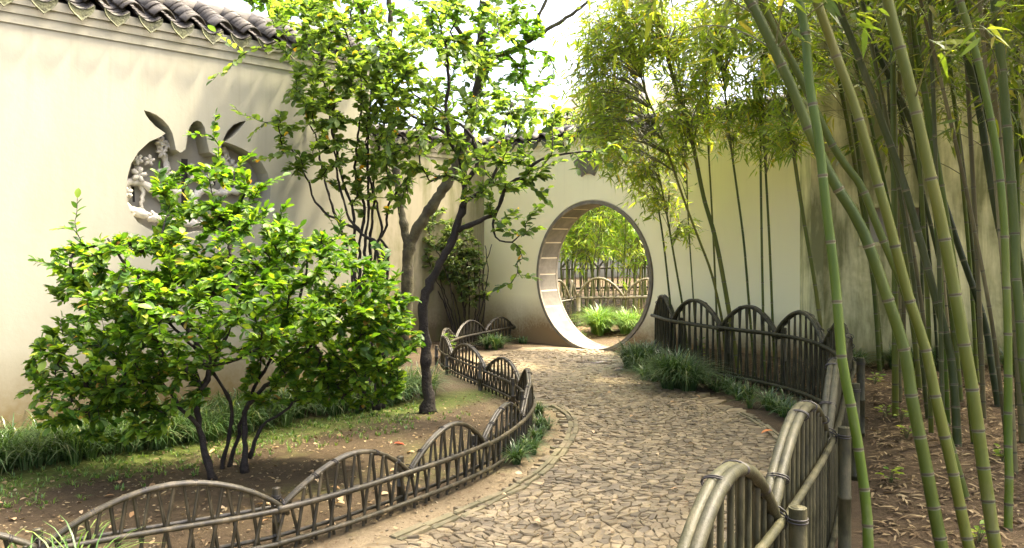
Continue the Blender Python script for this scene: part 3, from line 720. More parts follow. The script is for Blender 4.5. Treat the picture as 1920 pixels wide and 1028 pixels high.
def fence(label, feet, hm, hp, arch_r, rail_r, pick_r, pitch, lean, mat, hb=.05, post_r=.03, posts=None, pair=True, group=None, side=1, bind=True, sharp=.85, detail=True):
    feet = np.array(feet, float); n = len(feet)
    root = thing('bamboo_fence', label, 'fence', (feet[0][0], feet[0][1], gz(*feet[0])), group)
    SUB = 16; line = catmull(feet, SUB)
    tan = nrm(np.gradient(line, axis=0)); nor = np.stack([-tan[:, 1], tan[:, 0]], 1) * side
    def at(s, h, off=0.0):
        s = np.clip(np.asarray(s, float), 0, len(line) - 1); k = np.arange(len(line))
        x = np.interp(s, k, line[:, 0]) + np.interp(s, k, nor[:, 0]) * off; y = np.interp(s, k, line[:, 1]) + np.interp(s, k, nor[:, 1]) * off
        return np.stack([x, y, hgt(x, y) * 0 + zb(s) + h], -1)
    gb = hgt(line[:, 0], line[:, 1]); gb = np.convolve(np.pad(gb, 8, 'edge'), np.ones(17) / 17, 'valid')
    def zb(s): return np.interp(s, np.arange(len(line)), gb)
    def ah(q, hh): return hm + (hh - hm) * np.sin(np.pi * np.clip(q, 0, 1))**sharp
    heights = [hp * random.uniform(.96, 1.05) for _ in range(n - 1)]
    def arch_pts(k, off, ext=0):
        q = np.linspace(-.02, 1.03, 44); h = ah(q, heights[k])
        h = np.where(q > 1, hm - (q - 1) * 1.2, np.where(q < 0, hm + q * .6, h))
        return at((k + q) * SUB, h, off)
    for k in range(n - 1):
        offs = (arch_r * .8, -arch_r * .8) if pair else (0,)
        for oi, off in enumerate(offs):
            pts = arch_pts(k, off + (.006 if k % 2 else -.006))
            a = bamboo_pole(pts, arch_r, .32, 10).build('arch', mat, None, True); attach(a, root)
        if bind:
            for q in (.16, .38, .62, .86):
                q += random.uniform(-.05, .05); c = at((k + q) * SUB, ah(q, heights[k])); c2 = at((k + q + .01) * SUB, ah(q + .01, heights[k]))
                T = nrm(c2 - c); sd = nrm(np.cross(T, UP)); nn = np.cross(sd, T); w = arch_r * (2.12 if pair else 1.14)
                ths = np.linspace(0, 2 * math.pi, 17)
                m = MB()
                for dd in ((0, .011) if detail else (0,)): m.tube([c + T * dd + sd * w * math.cos(x) + nn * arch_r * 1.13 * math.sin(x) for x in ths], .0028 if detail else .004, 5)
                attach(m.build('binding', M['wire'], None, True), root)
        # tie at each foot
        m = MB()
        for z_ in (hm - .012, hm + .004, hm + .02):
            c = at((k + 1) * SUB, z_); T = nrm(at((k + 1) * SUB + .5, z_) - at((k + 1) * SUB - .5, z_)); sd = np.array((-T[1], T[0], 0))
            m.tube([c + sd * arch_r * 3.0 * math.cos(x) + UP * rail_r * 1.6 * math.sin(x) for x in np.linspace(0, 2 * math.pi, 15)], .0035, 5)
        attach(m.build('binding', M['wire'], None, True), root)
    tot = (n - 1) * SUB
    for h, off, r_ in ((hm, rail_r + pick_r * 2.2, rail_r), (hm - .01, -(rail_r * .8 + pick_r * 2.2), rail_r * .8), (hb, rail_r + pick_r * 2.2, rail_r * .95), (hb + .01, -(rail_r * .75 + pick_r * 2.2), rail_r * .75)):
        for k in range(0, n - 1, 2):
            s0, s1 = k * SUB, min(tot, (k + 2) * SUB); s = np.linspace(s0 - (.6 if k else 0), s1 + .4, 40)
            p = at(s, h + random.gauss(0, .004) + .006 * np.sin(np.linspace(0, 3, 40)), off)
            attach(bamboo_pole(p, r_ * random.uniform(.93, 1.05), .35, 10).build('rail', mat, None, True), root)
    me1 = ptube('picket', pick_r, pick_r * .82, 3).mesh('picket', mat, True)
    me2 = ptube('picket', pick_r * .85, pick_r, 2).mesh('picket', mat, True)
    arcl = np.concatenate(([0], np.cumsum(np.linalg.norm(np.diff(line, axis=0), axis=1))))
    def topz(s):
        k = int(min(max(s / SUB, 0), n - 1.001)); return ah(s / SUB - k, heights[k])
    d = pitch * .4
    while d < arcl[-1] - .03:
        for sg in (1, -1):
            db = d - sg * lean * .8 + random.gauss(0, .006); dt = d + sg * lean * random.uniform(.8, 1.2)
            s0 = np.interp(db, arcl, np.arange(len(line))); s1 = np.interp(dt, arcl, np.arange(len(line)))
            stick(random.choice((me1, me2)), at(s0, -.03, sg * pick_r * 1.05), at(s1, topz(s1) - arch_r * .4, sg * pick_r * .9), 'picket', root)
        d += pitch * random.uniform(.93, 1.07)
    if posts is None: posts = range(n)
    for k in posts:
        s = k * SUB; b = at(s, -.06, -(post_r + rail_r * 2 + pick_r * 2)); ht = hm + random.uniform(.03, .09)
        m = MB(); zs = np.array((0, .12, .125, .14, .145, .5, .505, .52, .525, 1.0)) * (ht + .06); rr = post_r * np.array((1, 1, 1.1, 1.1, 1, 1, 1.1, 1.1, 1, 1))
        pts = b + np.outer(zs, UP); m.tube(pts, rr, 12, caps=False)
        # hollow cut top
        m.tube([b + UP * zs[-1], b + UP * (zs[-1] + .0015), b + UP * (zs[-1] - .05)], [post_r, post_r * .8, post_r * .78], 12, caps=False)
        attach(m.build('post', mat, None, True), root)
        m = MB()
        for z_ in (-.03, -.018):
            c = b + UP * (zs[-1] + z_ - .02); m.tube([c + np.array((math.cos(x), math.sin(x), 0)) * post_r * 1.08 for x in np.linspace(0, 2 * math.pi, 15)], .003, 5)
        attach(m.build('binding', M['wire'], None, True), root)
    return root

# low fence on the left: feet of its arches
lf = [(-3.0, 2.95), (-2.13, 3.62), (-1.20, 4.19), (-.62, 4.83), (-.20, 5.52), (.07, 6.3), (.16, 7.05), (.08, 7.8), (-.28, 8.75), (-.72, 9.75), (-.92, 10.55), (-.82, 11.6), (-.42, 12.5), (.02, 13.25)]
fence('low weathered bamboo fence curving along the left side of the path', lf, .22, .425, .0125, .015, .0100, .105, .035, M['culm_l'], .05, .022, pair=True, side=-1, posts=range(0, 14, 1))
# taller fence on the right
rf = [(1.97, 11.05), (2.06, 10.2), (2.45, 9.4), (2.86, 8.70), (3.02, 7.75), (2.78, 6.65), (2.22, 5.45), (1.60, 4.12), (.93, 2.90), (.36, 1.95)]
fence('waist-high bamboo fence with tall arches on the right of the path, beside the bamboo grove', rf, .61, .88, .020, .020, .0125, .105, .022, M['culm_r'], .07, .032, pair=True, side=-1, posts=(1, 2, 3, 4, 5, 6, 7, 8))
# fences seen through the gate
bf = [(.55, 14.3), (1.05, 14.75), (1.22, 14.9), (2.05, 14.75), (2.85, 14.65), (3.6, 14.6)]
fence('bamboo fence with rounded arches just beyond the moon gate', bf, .50, .86, .024, .024, .012, .13, .03, M['culm_pale'], .07, .045, pair=False, side=1, posts=(0, 2, 4), bind=False, detail=False)
ff = [(1.3, 21.5), (2.3, 21.4), (3.3, 21.2), (4.3, 21.0), (5.3, 20.8)]
fence('distant dark bamboo fence at the back of the garden beyond the gate', ff, .60, .98, .03, .03, .014, .16, .03, M['culm_l'], .07, .04, pair=False, posts=(1, 3), bind=False, detail=False)

# ------------------------------------------------------------------ leaves
BROAD = (np.array([(0,0,0),(0,.2,.0),(0,.5,-.015),(0,.8,-.05),(0,1,-.1),(-.33,.2,.05),(-.5,.5,.06),(-.36,.8,0),(.33,.2,.05),(.5,.5,.06),(.36,.8,0)]),
         np.array([(0,1,5),(0,8,1),(1,2,6),(1,6,5),(1,8,9),(1,9,2),(2,3,7),(2,7,6),(2,9,10),(2,10,3),(3,4,7),(3,10,4)]))
LANCE = (np.array([(0,0,0),(-.5,.25,.02),(.5,.25,.02),(-.42,.6,-.04),(.42,.6,-.04),(0,1,-.16)]),
         np.array([(0,2,1),(1,2,4),(1,4,3),(3,4,5)]))
def leaf_batch(mb, tpl, p, d, up, L, W):
    p, d, up = np.asarray(p), nrm(d), np.asarray(up)
    x = nrm(np.cross(d, up)); z = np.cross(x, d)
    L = np.broadcast_to(np.asarray(L, float), (len(p),)); W = np.broadcast_to(np.asarray(W, float), (len(p),))
    V0, F0 = tpl
    V = p[:, None] + (W[:, None] * V0[:, 0])[..., None] * x[:, None] + (L[:, None] * V0[:, 1])[..., None] * d[:, None] + (L[:, None] * V0[:, 2])[..., None] * z[:, None]
    n = len(V0)
    mb.add(V.reshape(-1, 3), (F0[None] + (np.arange(len(p)) * n)[:, None, None]).reshape(-1, F0.shape[1]))
def leaf_objects(name, tpl, p, d, up, L, W, mat, parent, root):
    m = MB(); m.add(tpl[0] * (1, 1, 1), tpl[1]); me = m.mesh(name, mat, True)
    d = nrm(d); x = nrm(np.cross(d, up)); z = np.cross(x, d)
    inv = Matrix.Translation(-Vector(root.location))
    for k in range(len(p)):
        o = bpy.data.objects.new(name, me); col.objects.link(o); o.parent = parent
        w, l = float(W[k]), float(L[k])
        o.matrix_basis = Matrix(((x[k][0]*w, d[k][0]*l, z[k][0]*l, p[k][0]), (x[k][1]*w, d[k][1]*l, z[k][1]*l, p[k][1]), (x[k][2]*w, d[k][2]*l, z[k][2]*l, p[k][2]), (0, 0, 0, 1)))

def sample_blobs(blobs, n, shell=.45):
    """points in a union of ellipsoids given as (px, py, depth, rx px, ry px, r depth m)"""
    w = np.array([b[3] * b[4] for b in blobs], float); w /= w.sum(); out = []
    for b, k in zip(blobs, rng.multinomial(n, w)):
        v = nrm(rng.normal(size=(k, 3))) * (shell + (1 - shell) * rng.random((k, 1)))**.6
        for q in v:
            out.append(P(b[0] + q[0] * b[3], b[1] + q[1] * b[4], b[2] + q[2] * b[5]))
    return np.array(out)

def grow_tree(root, stems, targets, bark, leafmat, leafL, leafW, per, tpl=BROAD, nobj=0, twig=.22, r_tip=.0022, gnarl=.03, rise=.35, droop=.0, lname='leaf', upbias=.8, crown_name='crown', minz=.12):
    nodes = []; par = []; fixed = {}
    tm = MB()
    for pts, r0, r1 in stems:
        p = resample(catmull(pts, 6), .06)
        p = p + (rng.normal(0, .006, p.shape)); rr = np.linspace(r0, r1, len(p)) * (1 + .10 * rng.normal(size=len(p)))
        if p[0][2] < .3: rr[:4] *= np.array((1.5, 1.3, 1.15, 1.05))
        tm.tube(p, rr, 9)
        for a, q in enumerate(p):
            if q[2] < .25: continue
            nodes.append(q); par.append(len(nodes) - 2 if a and len(nodes) > 1 and q[2] > .25 and par else -1)
    nst = len(nodes)
    arr = np.zeros((nst + len(targets) * 40, 3)); arr[:nst] = nodes; cnt = nst
    parent = np.full(len(arr), -1); dirs = np.zeros((len(arr), 3)); dirs[:nst] = nrm(np.gradient(np.array(nodes), axis=0))
    d0 = np.min(np.linalg.norm(targets[:, None] - arr[None, :nst], axis=2), axis=1)
    chains = []
    for ti in np.argsort(d0):
        T = targets[ti]; v = T - arr[:cnt]; dist = np.linalg.norm(v, axis=1)
        al = (v * dirs[:cnt]).sum(1) / (dist + 1e-6)
        cost = dist * (1.25 - .35 * al) + .15 * np.maximum(0, arr[:cnt, 2] - T[2])
        b = int(np.argmin(cost)); A = arr[b]; D = np.linalg.norm(T - A)
        if D < .03: continue
        k = int(min(30, max(3, D / .07))); s = np.linspace(0, 1, k + 1)[:, None]
        c = A + (dirs[b] * .35 + nrm(T - A) * .35 + UP * rise * .3) * D * .6
        pts = A * (1-s)**2 + 2 * c * s * (1-s) + T * s*s
        pts[1:-1] += rng.normal(0, gnarl, (k - 1, 3)) * min(1, D / .6)
        idx = list(range(cnt, cnt + k)); arr[cnt:cnt+k] = pts[1:]; dirs[cnt:cnt+k] = nrm(np.diff(pts, axis=0))
        parent[cnt] = b; parent[cnt+1:cnt+k] = np.arange(cnt, cnt + k - 1); cnt += k
        chains.append([b] + idx)
    load = np.zeros(cnt)
    for ch in chains: load[ch[-1]] += 1
    for a in range(cnt - 1, nst - 1, -1):
        if parent[a] >= nst: load[parent[a]] += load[a]
    bm = MB()
    for ch in chains:
        L_ = np.array([load[a] if a >= nst else load[ch[1]] for a in ch])
        tm.tube(arr[ch], r_tip * np.maximum(L_, 1)**.48, 5, caps=False)
    attach(tm.build('trunk', bark, None, True), root)
    # leaves along the outer end of every twig
    LP, LD, LU_ = [], [], []
    for ch in chains:
        p = arr[ch]; seg = np.concatenate(([0], np.cumsum(np.linalg.norm(np.diff(p, axis=0), axis=1)))); tot = seg[-1]
        k = max(3, int(per * random.uniform(.7, 1.3))); s = tot - twig * min(1, tot / twig) * (np.arange(k) + random.random()) / k
        s[0] = tot
        q = np.stack([np.interp(s, seg, p[:, a]) for a in range(3)], 1)
        t_ = nrm(p[-1] - p[-3]); sd = nrm(np.cross(t_, UP) + 1e-4); sg = np.where(np.arange(k) % 2, 1, -1)[:, None]
        ld = t_ * rng.uniform(.35, .9, (k, 1)) + sd * sg * rng.uniform(.5, 1.0, (k, 1)) + UP * (rng.normal(.08, .3, (k, 1)) - droop); ld[0] = t_ - UP * droop
        LP.append(q); LD.append(ld); LU_.append(UP * upbias + rng.normal(0, .35, (k, 3)) + sd * sg * .15)
    LP, LD, LU_ = np.concatenate(LP), nrm(np.concatenate(LD)), nrm(np.concatenate(LU_))
    keep = LP[:, 2] > minz; LP, LD, LU_ = LP[keep], LD[keep], LU_[keep]
    n = len(LP); L = leafL * rng.uniform(.45, 1.3, n); W = L * leafW * rng.uniform(.85, 1.15, n)
    order = np.argsort(LP[:, 1] + .3 * rng.random(n)); big, rest = order[:nobj], order[nobj:]
    cm = MB(); leaf_batch(cm, tpl, LP[rest], LD[rest], LU_[rest], L[rest], W[rest])
    crown = attach(cm.build(crown_name, leafmat, None, True, 'stuff'), root)
    if nobj: leaf_objects(lname, tpl, LP[big], LD[big], LU_[big], L[big], W[big], leafmat, crown, root)
    return root
def px(pts, d, dl=0.0):
    return [P(a, b, d + dl * k / max(1, len(pts) - 1)) for k, (a, b) in enumerate(pts)]

# shrub in front of the carved window
b0 = G(395, 893)
sh = thing('leafy_shrub', 'spreading glossy green shrub with several dark stems in front of the carved window', 'shrub', tuple(b0))
stems = [(px([(398, 900), (376, 810), (370, 750), (395, 690), (420, 640), (440, 560), (430, 450)], 5.46), .024, .010),
         (px([(458, 893), (458, 800), (470, 750), (520, 710), (560, 670), (620, 610), (660, 560)], 5.6, .2), .021, .008),
         (px([(412, 893), (425, 830), (432, 760), (400, 700), (350, 640), (270, 560)], 5.7, -.1), .016, .008),
         (px([(428, 890), (445, 820), (462, 760), (500, 690), (560, 560), (580, 450)], 5.75), .015, .008),
         (px([(372, 800), (345, 770), (300, 720), (220, 690), (150, 700)], 5.4), .014, .006),
         (px([(465, 860), (490, 800), (530, 775), (570, 740), (640, 720)], 5.65), .013, .006),
         (px([(372, 745), (392, 690), (340, 600), (260, 520), (200, 450)], 5.35), .018, .006)]
blobs = [(430, 455, 5.6, 190, 90, .65), (260, 520, 5.5, 170, 85, .65), (590, 525, 5.7, 180, 95, .65), (400, 590, 5.25, 300, 105, .8), (200, 680, 5.35, 155, 85, .55), (620, 640, 5.65, 155, 90, .55), (140, 760, 5.3, 90, 55, .4), (670, 705, 5.7, 100, 60, .4), (390, 370, 5.65, 110, 70, .35), (700, 590, 5.7, 85, 70, .4), (150, 500, 5.45, 70, 50, .3), (230, 790, 5.3, 90, 45, .3), (290, 730, 5.4, 110, 60, .45), (560, 720, 5.65, 110, 55, .45), (720, 640, 5.7, 70, 70, .35)]
tg = sample_blobs(blobs, 1700); extra = np.array([P(*q) for q in ((405, 215, 5.6), (402, 260, 5.6), (350, 255, 5.6), (145, 372, 5.5), (108, 430, 5.5), (65, 490, 5.4), (90, 540, 5.4), (40, 742, 5.3), (60, 690, 5.3), (470, 290, 5.6), (530, 330, 5.7), (300, 320, 5.6), (640, 400, 5.7), (775, 560, 5.7), (785, 640, 5.7))])
grow_tree(sh, stems, np.vstack([tg, extra]), M['bark'], M['shrub'], .064, .52, 18, nobj=300, twig=.30)

# small dark-barked tree beside the low fence
b0 = G(803, 772)
qt = thing('quince_tree', 'small tree with crooked black trunk standing beside the low fence', 'tree', tuple(b0))
D = 7.6
stems = [(px([(803, 776), (800, 720), (797, 640), (792, 580), (806, 530), (835, 478), (855, 430), (868, 385)], D), .058, .034),
         (px([(868, 390), (872, 340), (862, 300), (842, 255), (836, 200), (842, 140), (830, 60)], D, -.1), .030, .010),
         (px([(858, 432), (900, 415), (930, 398), (950, 350), (985, 330), (1005, 305), (1045, 290), (1110, 283)], D, -.3), .026, .007),
         (px([(872, 345), (893, 315), (890, 270), (865, 235), (820, 205), (770, 170)], D, .2), .022, .008),
         (px([(870, 380), (905, 355), (935, 310), (945, 250), (960, 190)], D, .2), .020, .007),
         (px([(930, 400), (925, 440), (960, 455), (985, 430)], D, -.2), .012, .005),
         (px([(835, 250), (790, 230), (740, 190), (690, 120)], D, -.2), .016, .006)]
blobs = [(820, 150, D, 120, 110, .8), (930, 250, D, 110, 90, .7), (770, 250, D, 100, 100, .7), (960, 380, D - .2, 75, 75, .4), (870, 60, D + .2, 120, 80, .7), (1050, 300, D - .2, 90, 35, .3), (900, 330, D, 80, 60, .5), (700, 130, D - .2, 90, 90, .6), (990, 230, D, 90, 60, .5), (730, 330, D, 60, 70, .4)]
tg = sample_blobs(blobs, 470); extra = np.array([P(*q) for q in ((1165, 285, 7.4), (1150, 270, 7.4), (1140, 310, 7.4), (1010, 430, 7.4), (975, 470, 7.4), (925, 545, 7.4), (1000, 520, 7.3), (960, 530, 7.3), (1030, 180, D), (1020, 120, D))])
grow_tree(qt, stems, np.vstack([tg, extra]), M['bark'], M['quince'], .080, .56, 13, nobj=300, twig=.36, droop=.15, gnarl=.035)

# many-stemmed tree behind the shrub
b0 = G(690, 764); d = b0[1] - .1
mt = thing('many_stemmed_tree', 'tree with a fan of thin dark stems behind the shrub', 'tree', tuple(b0))
stems = []
for k, (mid, top) in enumerate((((610, 340), (560, 190)), ((640, 330), (600, 120)), ((665, 320), (650, 60)), ((690, 330), (700, 140)), ((705, 300), (740, 100)), ((730, 380), (780, 240)), ((600, 390), (530, 260)), ((650, 400), (625, 200)), ((715, 420), (690, 220)))):
    bx = 668 + k * 6
    stems.append((px([(bx, 768), (bx - 4 + k, 620), (bx + (k - 4) * 3, 480), (mid[0] * .5 + bx * .5 + random.gauss(0, 8), mid[1] * .55 + 480 * .45), mid, (mid[0] * .45 + top[0] * .55 + random.gauss(0, 10), mid[1] * .45 + top[1] * .55), top], d + random.uniform(-.25, .25)), .022, .007))
blobs = [(605, 130, d - .5, 80, 110, .4), (585, 250, d - .5, 75, 100, .35), (680, 90, d - .1, 110, 90, .6), (660, 230, d - .1, 95, 110, .5), (740, 180, d, 80, 90, .6), (550, 60, d - .6, 40, 60, .3), (700, 350, d, 80, 60, .4), (600, 20, d - .4, 120, 60, .45)]
tg = sample_blobs(blobs, 460); extra = np.array([P(*q) for q in ((405, 60, d - 1.), (430, 130, d - .9), (440, 200, d - .9), (460, 100, d - .8), (400, 150, d - 1.), (480, 300, d - .7), (500, 230, d - .7), (640, 440, d), (610, 400, d), (470, 260, d - .8))])
grow_tree(mt, stems, np.vstack([tg, extra]), M['bark'], M['quince'], .074, .56, 13, nobj=300, twig=.32, droop=.1)

# tall leaning tree by the back wall
b0 = G(757, 664); d = b0[1]
tt = thing('leaning_tree', 'large tree with thick mossy trunk leaning right above the back wall', 'tree', tuple(b0))
stems = [(px([(757, 668), (760, 600), (764, 520), (766, 470), (785, 425), (815, 380), (845, 330), (870, 270), (890, 200), (900, 110), (905, 0), (915, -120)], d), .10, .045),
         (px([(885, 215), (920, 115), (960, 95), (1000, 72), (1060, 35), (1120, -10)], d, -.4), .055, .02),
         (px([(1000, 75), (1010, 30), (1030, -15), (1040, -80)], d - .2), .03, .015),
         (px([(766, 470), (750, 380), (735, 250), (728, 120), (732, 40), (725, -60)], d, .3), .06, .035),
         (px([(728, 120), (690, 40), (640, -40)], d), .04, .02), (px([(900, 110), (850, 40), (810, -60)], d), .04, .02)]
blobs = [(720, -20, d, 200, 120, 1.2), (880, 30, d, 110, 80, 1.0), (800, 130, d, 110, 80, .8), (600, 40, d, 120, 90, 1.0), (950, 40, d - .3, 70, 60, .6), (1010, -120, d, 140, 90, 1.0), (840, -160, d, 260, 110, 1.4), (870, 230, d, 70, 50, .5), (640, -160, d, 200, 100, 1.2), (945, 120, d - .2, 60, 60, .5), (985, 190, d - .2, 55, 35, .4), (1000, 40, d - .3, 50, 35, .4), (1005, 130, d - .2, 50, 50, .4), (520, -10, d - 2.6, 70, 40, .4), (960, 225, d - .2, 60, 35, .4)]
tg = sample_blobs(blobs, 820)
grow_tree(tt, stems, tg, M['bark2'], M['tallleaf'], .095, .55, 17, twig=.55, droop=.15, r_tip=.004)

# fine-leaved bush and dark cane clump in the corner
b0 = G(872, 640); d = b0[1]
nb = thing('fine_leaved_bush', 'pale fine-leaved bush with dark canes in the shaded wall corner', 'bush', tuple(b0))
stems = [(px([(872 + (k - 6) * 3, 642), (872 + (k - 6) * 6 + random.gauss(0, 4), 580), (862 + (k - 6) * 9 + random.gauss(0, 6), 520), (850 + (k - 6) * 12, 460)], d + random.uniform(-.2, .2)), .013, .006) for k in range(13)]
blobs = [(845, 470, d, 60, 60, .4), (820, 430, d, 50, 45, .4), (870, 500, d, 45, 50, .35), (885, 545, d, 35, 30, .3), (810, 490, d, 40, 40, .3)]
grow_tree(nb, stems, sample_blobs(blobs, 420), M['bark'], M['fineleaf'], .08, .36, 18, twig=.25, droop=.2)

# ------------------------------------------------------------------ grass
def blades(mb, base, n, L, spread, w=.006, curl=1.0, lean=None):
    """arching strap blades growing from each base point"""
    base = np.repeat(np.asarray(base, float), n, axis=0); k = len(base)
    a = rng.random(k) * 2 * math.pi; h = np.stack([np.cos(a), np.sin(a), np.zeros(k)], 1)
    if lean is not None: h = nrm(h + lean)
    base = base + h * (rng.random((k, 1)) * spread)
    Ln = L * rng.uniform(.55, 1.15, k); S = 6; out = rng.uniform(.35, 1.35, k) * curl
    s = np.linspace(0, 1, S); ws = w * np.array((.7, 1, 1, .85, .6, .08))
    hor = Ln[:, None] * out[:, None] * (.12 * s + .62 * s**2)[None]; ver = Ln[:, None] * (s - (.20 + .42 * out[:, None]) * s**2.3)
    c = base[:, None] + h[:, None] * hor[..., None] + UP * ver[..., None]
    sd = nrm(np.cross(h, UP))[:, None] * (ws[None, :, None] * rng.uniform(.7, 1.3, (k, 1, 1)))
    V = np.stack([c - sd, c + sd], 2).reshape(k, S * 2, 3)
    f = np.array([(2*i_, 2*i_+1, 2*i_+3, 2*i_+2) for i_ in range(S - 1)])
    mb.add(V.reshape(-1, 3), (f[None] + (np.arange(k) * S * 2)[:, None, None]).reshape(-1, 4))
# border of liriope along the foot of the left wall
m = MB(); bs = []
for t_ in np.arange(-3.2, 3.4, .085):
    for r_ in (.18, .34, .50, .64):
        if r_ > .55 and t_ > 1.6: continue
        q = L0 + LU * (t_ + random.gauss(0, .04)) + LN * (r_ + random.gauss(0, .05) + .06 * math.sin(t_ * 3)); bs.append((q[0], q[1], gz(q[0], q[1]) - .01))
blades(m, bs, 34, .50, .07, .0046, 1.0, LN * .45)
o = m.build('liriope_border', M['grass'], None, True, 'stuff'); tag(o, 'dark green strap-leaved grass border along the foot of the white wall', 'grass')
def tuft(name, label, xy, n, L, spread, mat, group=None, w=.005, pts=5, curl=1.0):
    z = gz(*xy); root = thing(name, label, 'grass tuft', (xy[0], xy[1], z), group)
    b = [(xy[0] + random.gauss(0, spread), xy[1] + random.gauss(0, spread), z - .01) for _ in range(pts)]
    m = MB(); blades(m, b, n // pts, L, spread * .5, w, curl); attach(m.build('blades', mat, None, True), root); return root
g = G(1275, 735); tuft('grass_tuft', 'large dark arching grass tuft at the foot of the right fence', (g[0] - .02, g[1] + .1), 1500, .66, .09, M['grass'], pts=11, w=.0042)
g = G(1192, 695); tuft('grass_tuft', 'rounded grass tuft right beside the moon gate', (g[0] + .06, g[1] + .1), 1300, .58, .09, M['grass'], pts=10, w=.0042)
g = G(1218, 712); tuft('grass_tuft', 'small low grass tuft between the two large tufts by the right fence', (g[0], g[1]), 320, .32, .06, M['grass'])
g = G(928, 652); tuft('grass_tuft', 'green grass tuft under the far end of the low fence', (g[0] - .02, g[1] - .1), 420, .38, .07, M['grass'])
g = G(968, 640); tuft('grass_tuft', 'tiny grass tuft where the low fence meets the gate wall', (g[0] + .1, g[1] - .25), 60, .22, .05, M['grass'])
for k, (a, b, L, lab) in enumerate(((1012, 778, .20, 'farthest small grass tuft outside the bend of the low fence'), (1020, 806, .19, 'second small grass tuft from the bend of the low fence'), (1010, 828, .18, 'middle small grass tuft along the low fence by the path'), (992, 850, .20, 'fourth small grass tuft along the low fence by the path'), (968, 868, .22, 'nearest small grass tuft along the low fence by the path'))):
    g = G(a, b); tuft('grass_tuft', lab, (g[0], g[1]), 180, L * 1.15, .03, M['grass'], 'small tufts along the low fence', .004, 4)
for k, (a, b, L, lab) in enumerate(((1340, 735, .30, 'ragged grass tuft under the middle of the right fence'), (1385, 752, .30, 'grass tuft below the third arch of the right fence'), (1425, 770, .34, 'grass tuft at the stick lying by the right fence'), (1465, 790, .30, 'grass tuft inside the bend of the right fence'), (1310, 722, .3, 'leafy grass beside the large dark tuft'), (1365, 742, .26, 'short grass tuft near the right fence foot'), (1445, 778, .28, 'low grass tuft close to the right kerb'))):
    g = G(a, b); tuft('grass_tuft', lab, (g[0] + .08, g[1] + .12), 170, L * .95, .07, M['grass'], 'grass along the right fence', .0045, 6)
tuft('grass_tuft', 'loose grass blades in the bottom left corner in front of the fence', (-2.02, 3.42), 160, .56, .16, M['grass2'], None, .004, 8)
tuft('grass_tuft', 'big pale grass tuft seen through the moon gate', (1.52, 13.75), 1300, .74, .11, M['grass2'], pts=11, w=.0055)
tuft('grass_tuft', 'second grass tuft to the right inside the moon gate view', (2.05, 13.75), 800, .66, .12, M['grass2'], pts=9, w=.0055)
tuft('grass_tuft', 'small yellow sprout at the sill of the moon gate', (1.03, 13.1), 60, .3, .05, M['grass2'], pts=4, w=.01)
for k in range(5):
    q = R0 + RU * (.35 + k * .42 + random.gauss(0, .06)) + RN * (.22 + random.random() * .12)
    tuft('grass_tuft', 'dark grass tuft at the foot of the mossy wall behind the bamboo', (q[0], q[1]), 380, .42, .08, M['grass'], 'tufts along the mossy wall')

# ------------------------------------------------------------------ bamboo
def culm_mesh(pts, r0, r1, green, node=.24, n=12):
    p = resample(pts, .03); Ltot = (len(p) - 1) * .03
    pos_ = [.05]; gap = node * .55
    while pos_[-1] < Ltot - .1: pos_.append(pos_[-1] + gap); gap = min(node * 1.5, gap * 1.12)
    s = list(np.linspace(0, Ltot, max(8, int(Ltot / .12)))); kinds = {}
    r = lambda x: r0 + (r1 - r0) * x / Ltot
    S = [(x, 1.0, 0) for x in s]
    S = [q for q in S if all(abs(q[0] - b) > .03 for b in pos_)]
    for b in pos_:
        S += [(b - .012, 1.0, 1), (b - .006, .985, 2), (b - .002, 1.10, 2), (b + .006, 1.06, 0), (b + .016, 1.0, 0)]
    S = sorted([q for q in S if 0 <= q[0] <= Ltot]); sv = np.array([q[0] for q in S])
    d = np.arange(len(p)) * .03
    c = np.stack([np.interp(sv, d, p[:, k]) for k in range(3)], 1)
    m = MB(); m.tube(c, np.array([r(q[0]) * q[1] for q in S]), n, caps=False)
    mi = np.repeat(np.array([q[2] for q in S])[:-1], n); m.M[0] = mi
    return m, [b for b in pos_]
def bamboo_foliage(lines, centers, per, L, mb, tw, droop=.55):
    """branches from the culm to each cluster centre with drooping fans of narrow leaves"""
    line = np.asarray(lines); lp, ld, lu, ll = [], [], [], []
    for c in centers:
        dd = np.linalg.norm(line[:, :2] - c[:2], axis=1) * .9 + np.abs(line[:, 2] - (c[2] - .25)); a = line[int(np.argmin(dd))]
        s = np.linspace(0, 1, 7)[:, None]; mid = a * .45 + c * .55 + UP * .22
        tw.tube(a * (1-s)**2 + 2 * mid * s * (1-s) + c * s*s, np.linspace(.0055, .0018, 7), 4, caps=False)
        out = nrm(c - a + rng.normal(0, .15, 3))
        for t_ in range(3):
            e = c + rng.normal(0, .13, 3); e[2] -= .05
            s2 = np.linspace(.45, 1, 4)[:, None]; st = a * .35 + c * .65
            tw.tube([st, st * .5 + e * .5 + UP * .05, e], [.002, .0016, .001], 3, caps=False)
            k = max(3, int(per / 3 * random.uniform(.7, 1.3)))
            b = e + (st - e) * (rng.random((k, 1)) * .7) + rng.normal(0, .02, (k, 3))
            an = rng.random(k) * 6.28
            dirs = out * .55 + np.stack([np.cos(an), np.sin(an), np.zeros(k)], 1) * .75 - UP * (droop + rng.normal(0, .3, (k, 1)))
            lp.append(b); ld.append(dirs); lu.append(UP + rng.normal(0, .45, (k, 3))); ll.append(L * rng.uniform(.6, 1.2, k))
    lp, ld, lu, ll = np.concatenate(lp), np.concatenate(ld), np.concatenate(lu), np.concatenate(ll)
    leaf_batch(mb, LANCE, lp, ld, lu, ll, ll * rng.uniform(.13, .19, len(ll)))
